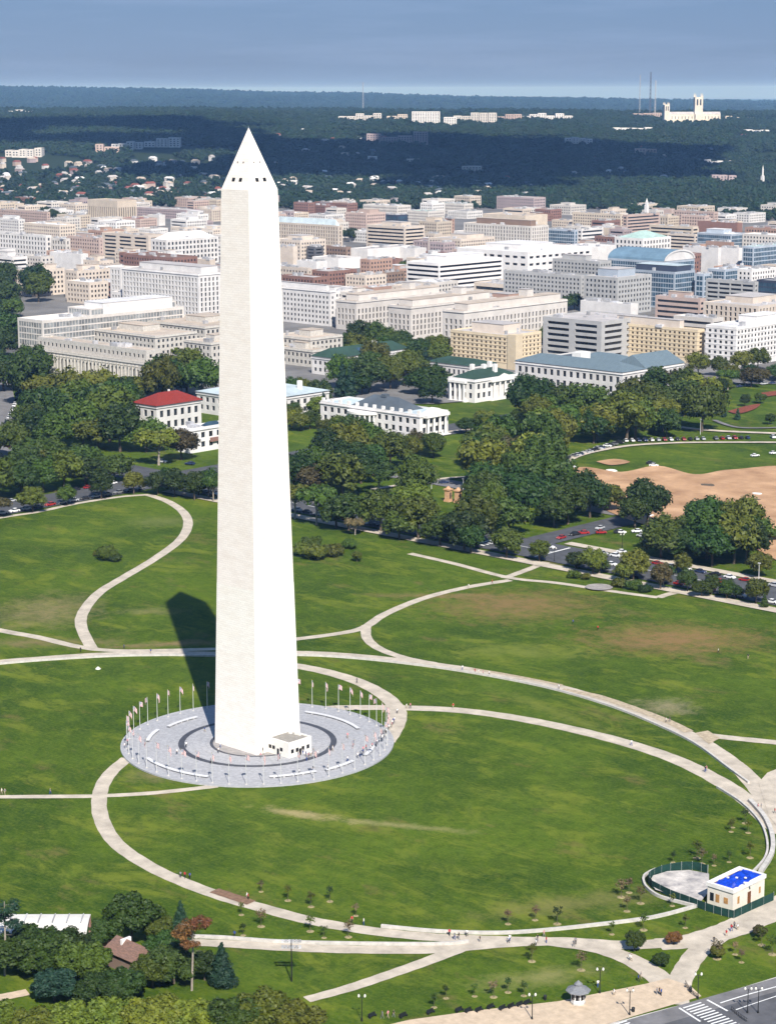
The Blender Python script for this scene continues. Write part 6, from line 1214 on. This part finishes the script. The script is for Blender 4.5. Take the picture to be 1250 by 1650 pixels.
people('in the plaza queue', [(614+i*2.2+r.uniform(-2, 2), 1192-i*2.8+r.uniform(-2, 2)) for i in range(11)], 'queueing', .3)
people('by the entrance building', [(488, 1216), (493, 1220), (497, 1222), (501, 1219), (505, 1216), (512, 1218), (485, 1208), (494, 1226)], 'waiting', .3)
people('elsewhere on the plaza', [(352, 1214), (355, 1205), (420, 1222), (424, 1214), (536, 1211), (482, 1248), (505, 1244), (528, 1242), (560, 1228), (340, 1232), (285, 1216), (300, 1205), (205, 1200), (201, 1206), (330, 1180), (560, 1190)], 'strolling', .3)
people('on the left footpaths', [(8, 1281), (3, 1280), (81, 1280), (291, 1415), (298, 1416), (306, 1417), (400, 1451), (398, 1449), (130, 1051), (200, 1046), (243, 1054)])
people('on the lower footpaths', [(586, 1491), (567, 1488), (724, 1509), (732, 1515), (739, 1515), (752, 1510), (773, 1519), (819, 1521), (821, 1518), (863, 1525), (866, 1518), (876, 1511), (880, 1521), (924, 1527), (927, 1523), (378, 1512)])
people('on the lower-right paths', [(1188, 1500), (1183, 1497), (1178, 1502), (1170, 1510), (1150, 1521), (1017, 1550), (1014, 1549), (1058, 1604), (1062, 1603), (1065, 1606), (989, 1606), (625, 1641), (634, 1640), (616, 1642), (963, 1592), (1028, 1582), (1032, 1578)])
people('on paths right of obelisk', [(655, 1142), (661, 1142), (730, 1142), (745, 1080), (765, 1086), (771, 1087), (778, 1088), (788, 1089), (575, 1101), (640, 1150), (755, 948), (793, 941), (900, 1111), (1073, 1165), (1079, 1164), (1017, 1202), (1136, 1245), (1138, 1243), (1221, 1305), (1226, 1304), (1248, 1312)])
people('on the right-hand lawn', [(963, 1016), (923, 1006), (1157, 1053), (1205, 1062)], 'standing')
g = grd(158, 1078); mb = MB(); mb.cone(0, 0, 0, .7, .9, .15, 7); mb.build('cover', M_white, tag(thing('white_canvas_cover', (g.x, g.y, 0)), 'small white cover lying on the lawn left of the shadow', 'cover'))

# ------------------------------------------------------------------ far landmarks on the hills
def far_block(u, v, wpx, hpx, wc, lab, depth=.5, rc='light', name='distant_building', steps=0):
    g = hit(u, v); d = (g-CAM).dot(fw); W, H = wpx*d/FPX, hpx*d/FPX; D = W*depth; t = thing(name, (g.x, g.y, g.z-3), lab, 'building', 'buildings on the wooded hills', -YAW*.98); CLEAR.append((g, max(W, D)*.6+6)); CLEAR.append((g-VH*30, min(28, W*.4))); H += 6
    for k in range(max(1, steps)):
        w_ = W/max(1, steps); x = -W/2+w_*(k+.5); h = H*(1 if not steps else rnd.uniform(.6, 1.1)); y = 0 if not steps else rnd.uniform(-.3, .3)*D
        shell(t, w_*.94, D*.9, h+3, (w_*.94/max(2, int(w_/7)), 4.2, .5, .5, .3), STY['grid'], wallm(wc), roofm(rc), M_gdark, False, z0=0, cen=(x, y), bot=4)
for a in ((38, 186, 52, 6, 'white', 'white low buildings among woods at the far upper left', .3, 'white', 'distant_building', 4), (205, 240, 50, 8, 'white', 'white terrace on the wooded slope left of the obelisk tip', .4, 'white', 'distant_building', 4), (262, 237, 60, 10, 'white', 'long bright white block on the slope left of the obelisk tip', .3, 'white', 'distant_building', 3), (175, 244, 40, 8, 'pink', 'pinkish rows on the slope at upper left', .4, 'tan', 'distant_building', 3), (40, 252, 60, 9, 'pale', 'pale houses on the slope at the upper left edge', .5, 'light', 'distant_building', 5),
          (580, 196, 70, 11, 'pale', 'pale apartment row on the hilltop right of the obelisk tip', .3, 'light', 'distant_building', 5), (640, 196, 34, 12, 'cream', 'cream apartment tower pair on the hilltop', .5, 'light', 'distant_building', 2), (686, 202, 48, 19, 'white', 'largest bright white apartment slab on the hilltop', .5, 'white'), (725, 206, 22, 14, 'white', 'white tower right of the largest hilltop slab', .6, 'white'), (765, 198, 70, 12, 'pale', 'pale hilltop apartment row in the middle distance', .3, 'light', 'distant_building', 5), (820, 196, 40, 9, 'pink', 'pink hilltop apartments right of the pale row', .4, 'tan', 'distant_building', 3), (880, 195, 84, 10, 'white', 'white hilltop terrace left of the radio masts', .3, 'light', 'distant_building', 6),
          (640, 232, 100, 14, 'mauve', 'dark mansion-like hotel on the wooded slope', .3, 'light', 'distant_building', 4), (932, 234, 44, 8, 'white', 'bright white house cluster in the dark wood at right', .4, 'white', 'distant_building', 4), (1018, 214, 62, 9, 'white', 'white villa group left of the cathedral hill', .4, 'white', 'distant_building', 5), (1040, 250, 36, 8, 'pink', 'pink hall in the dark wood below the cathedral', .4, 'tan', 'distant_building', 2), (1150, 268, 30, 6, 'white', 'small white roofs in the woods at right', .4, 'white', 'distant_building', 3), (1165, 294, 40, 9, 'mauve', 'greyish flat building in the right-hand woods', .4, 'light', 'distant_building', 3), (1218, 216, 40, 6, 'white', 'white house row at the right edge of the hill', .4, 'white', 'distant_building', 3), (1190, 195, 46, 5, 'cream', 'cream roofs right of the cathedral', .3, 'light', 'distant_building', 4), (1042, 190, 46, 7, 'pink', 'pinkish school left of the cathedral', .4, 'tan', 'distant_building', 3), (600, 262, 16, 6, 'white', 'tiny white house in the dark wood right of the obelisk', .5, 'white'), (760, 276, 34, 4, 'pale', 'thin pale roof in the dark wood at centre', .3, 'light'), (665, 264, 22, 4, 'pale', 'thin pale roof in the dark wood left of centre', .4, 'light'), (470, 302, 20, 6, 'white', 'white house at the wood edge beside the obelisk', .5, 'white')): far_block(*a)
# scattered houses of the wooded suburb
r = random.Random(5); HS = [(r.uniform(0, 350), r.uniform(258, 322)) for _ in range(95)]+[(r.uniform(450, 860), r.uniform(292, 322)) for _ in range(46)]+[(r.uniform(440, 620), r.uniform(200, 290)) for _ in range(14)]+[(r.uniform(900, 1250), r.uniform(205, 300)) for _ in range(16)]
sides = ((0, 351, 'on the suburb slope left of the obelisk'), (430, 640, 'among the woods close right of the obelisk'), (640, 1260, 'among the woods at right'))
for a, b, wh in sides:
    for k, (u, v) in enumerate(sorted(h for h in HS if a <= h[0] < b)):
        g = hit(u, v); nm = nth(k+1) if k < 99 else 'rightmost'; wc = r.choice(['white', 'pink', 'mauve', 'pale', 'cream', 'white', 'brick', 'pale']); W, D, H = r.uniform(9, 20), r.uniform(8, 11), r.uniform(7, 10); CLEAR.append((g, 9))
        t = thing('suburban_house', (g.x, g.y, g.z), f'far {wc} house, {nm} {wh}', 'house', 'houses of the wooded suburb', r.choice((0, R(90)))); mb = MB(); mb.box(-W/2, W/2, -D/2, D/2, 0, H); mb.build('wall', wallm(wc), t)
        mb = MB(); hip(mb, -W/2, W/2, -D/2, D/2, H+.02, 3.2, .5, inset=1.5); mb.build('roof', roofm(r.choice(['light', 'slate', 'tan', 'red', 'white'])), t)
# cathedral
g = hit(1100, 200); dC = (g-CAM).dot(fw); k = dC/FPX; CLEAR.append((g, 75))
cat_ = thing('cathedral', (g.x, g.y, g.z-4), 'pale gothic cathedral with a tall central tower and twin west towers on the hilltop', 'cathedral', None, -YAW+R(4)); M_c = mat('cathedral_stone', (.66, .60, .50), .85, .1, .05)
L0, Lc, L1 = -28*k*1.0, 24*k, 60*k; bh = 16*k
mb = MB(); mb.box(L0, L1, -9*k*.5, 9*k*.5, 0, bh+4); mb.build('nave_wall', M_c, cat_); mb = MB(); hip(mb, L0, L1, -9*k*.5, 9*k*.5, bh+4.02, 5*k*.8, .3, inset=.5); mb.build('nave_roof', roofm('light'), cat_)
mb = MB(); mb.box(L0+8, L1-4, -9*k*.9, -9*k*.5-.02, 0, 9*k); mb.box(L0+8, L1-4, 9*k*.5+.02, 9*k*.9, 0, 9*k); mb.build('aisle', M_c, cat_)
for i in range(15):
    x = L0+14+(L1-L0-22)*i/14; mb = MB(); mb.box(x-1, x+1, -9*k*1.0, -9*k*.9-.02, 0, 11*k); mb.build('buttress', M_c, cat_); mb = MB(); mb.box(x+1.6, x+3.4, -9*k*.5-.06, -9*k*.5+.2, 10*k, 15*k); mb.build('window', M_gdark, cat_)
def tower(x, y, w_, h):
    t = MB(); t.box(x-w_/2, x+w_/2, y-w_/2, y+w_/2, 0, h); o = t.build('tower', M_c, cat_)
    for sx_ in (-1, 1):
        for sy_ in (-1, 1): q = MB(); q.cone(x+sx_*w_*.43, y+sy_*w_*.43, h, h+w_*.55, w_*.1, .01, 6); q.build('pinnacle', M_c, o)
    for dx in (-.2, .2):
        q = MB(); q.box(x+dx*w_-w_*.09, x+dx*w_+w_*.09, y-w_/2-.08, y-w_/2+.3, h*.72, h*.93); q.build('belfry_window', M_gdark, o)
        q = MB(); q.box(x+w_/2-.3, x+w_/2+.08, y+dx*w_-w_*.09, y+dx*w_+w_*.09, h*.72, h*.93); q.build('belfry_window', M_gdark, o)
tower(Lc, 0, 13*k, 43*k+4); tower(L0, -4.5*k, 8*k, 31*k+4); tower(L0+1, 4.5*k, 8*k, 31.5*k+4)
mb = MB(); mb.box(Lc-6*k, Lc+6*k, -9*k*1.25, 9*k*1.25, 0, bh+5); mb.build('transept', M_c, cat_)
# radio masts, minaret, church spire
def mast(u, v, top, wpx, lab, m=None):
    g = hit(u, v); d = (g-CAM).dot(fw); h = (v-top)*d/FPX; w_ = wpx*d/FPX; t = thing('radio_mast', (g.x, g.y, g.z-2), lab, 'radio mast', 'radio masts'); n = 12; C_ = [(-.5, -.29), (.5, -.29), (0, .58)]
    for i in range(3): mb = MB(); mb.bar((C_[i][0]*w_, C_[i][1]*w_, 0), (C_[i][0]*w_*.6, C_[i][1]*w_*.6, h+2), w_*.14, 4); mb.build('leg', m or M_unit, t)
    mb = MB()
    for j in range(n):
        z0, z1 = h*j/n, h*(j+1)/n
        for i in range(3): a, b = C_[i], C_[(i+1) % 3]; mb.bar((a[0]*w_, a[1]*w_, z0), (b[0]*w_*.9, b[1]*w_*.9, z1), w_*.07, 3)
    mb.build('bracing', m or M_unit, t); CLEAR.append((g, 8))
mast(1030, 188, 121, 1.6, 'thin grey radio mast, leftmost of three beside the cathedral'); mast(1047, 190, 117, 2.6, 'tallest dark radio mast, middle one of three beside the cathedral', mat('mast_dark', (.12, .12, .14), .6)); mast(1055, 190, 130, 2.2, 'pale radio mast, right one of three beside the cathedral'); mast(585, 180, 133, 1.6, 'faint lone radio mast on the horizon right of the obelisk')
g = hit(1228, 300); d = (g-CAM).dot(fw); k = d/FPX; CLEAR.append((g, 40)); t = thing('minaret', (g.x, g.y, g.z-2), 'slim white minaret rising over a pale hall in the right-hand woods', 'minaret'); mb = MB(); mb.box(-2.2*k, 2.2*k, -2.2*k, 2.2*k, 0, 18*k); mb.build('shaft', wallm('white'), t); mb = MB(); mb.cone(0, 0, 18*k, 19*k, 3*k, 3*k, 8); mb.build('balcony', wallm('white'), t); mb = MB(); mb.cone(0, 0, 19*k, 28*k, 1.5*k, 1.4*k, 8); mb.cone(0, 0, 28*k, 36*k, 1.5*k, .05, 8); mb.build('spire', wallm('white'), t); mb = MB(); mb.box(-12*k, 10*k, 3*k, 14*k, 0, 8*k); mb.build('hall', wallm('pale'), t)
g = grd(1041, 362); d = (g-CAM).dot(fw); k = d/FPX; t = thing('church_spire', (g.x, g.y, 0), 'slender white church spire standing above the far right roofs', 'church'); mb = MB(); mb.box(-2.6*k, 2.6*k, -2.6*k, 2.6*k, 0, 32*k); mb.build('tower', wallm('white'), t); mb = MB(); mb.box(-1.8*k, 1.8*k, -1.8*k, 1.8*k, 32*k, 37*k); mb.build('belfry', wallm('white'), t); mb = MB(); mb.cone(0, 0, 37*k, 43*k, 2*k, .1, 8); mb.build('spire', wallm('white'), t)

# ------------------------------------------------------------------ far woods, clouds, air
forest()
cloud_over(770, 270, 1700, 620, 560, 300, 62, 3, 'broad cloud shading the wooded hillside behind the town on the right')
cloud_over(120, 212, 1900, 420, 650, 300, 34, 5, 'cloud shading the wooded hills on the left of the obelisk')
mb = MB(); mb.box(-45000, 45000, -45000, 45000, -2, 262); hz = mb.build('haze', [])
hm = bpy.data.materials.new('haze_air'); hm.use_nodes = True; n = hm.node_tree
for q in list(n.nodes):
    if q.type == 'BSDF_PRINCIPLED': n.nodes.remove(q)
pv_ = n.nodes.new('ShaderNodeVolumePrincipled'); pv_.inputs['Color'].default_value = (.27, .53, 1, 1); pv_.inputs['Absorption Color'].default_value = (1, 1, 1, 1); pv_.inputs['Density'].default_value = 4.2e-5; pv_.inputs['Anisotropy'].default_value = .0
n.links.new(pv_.outputs[0], [q for q in n.nodes if q.type == 'OUTPUT_MATERIAL'][0].inputs['Volume'])
hz.data.materials.append(hm); tag(hz, 'thin blue haze hanging over the town and the distant hills', 'haze', None, 'stuff')
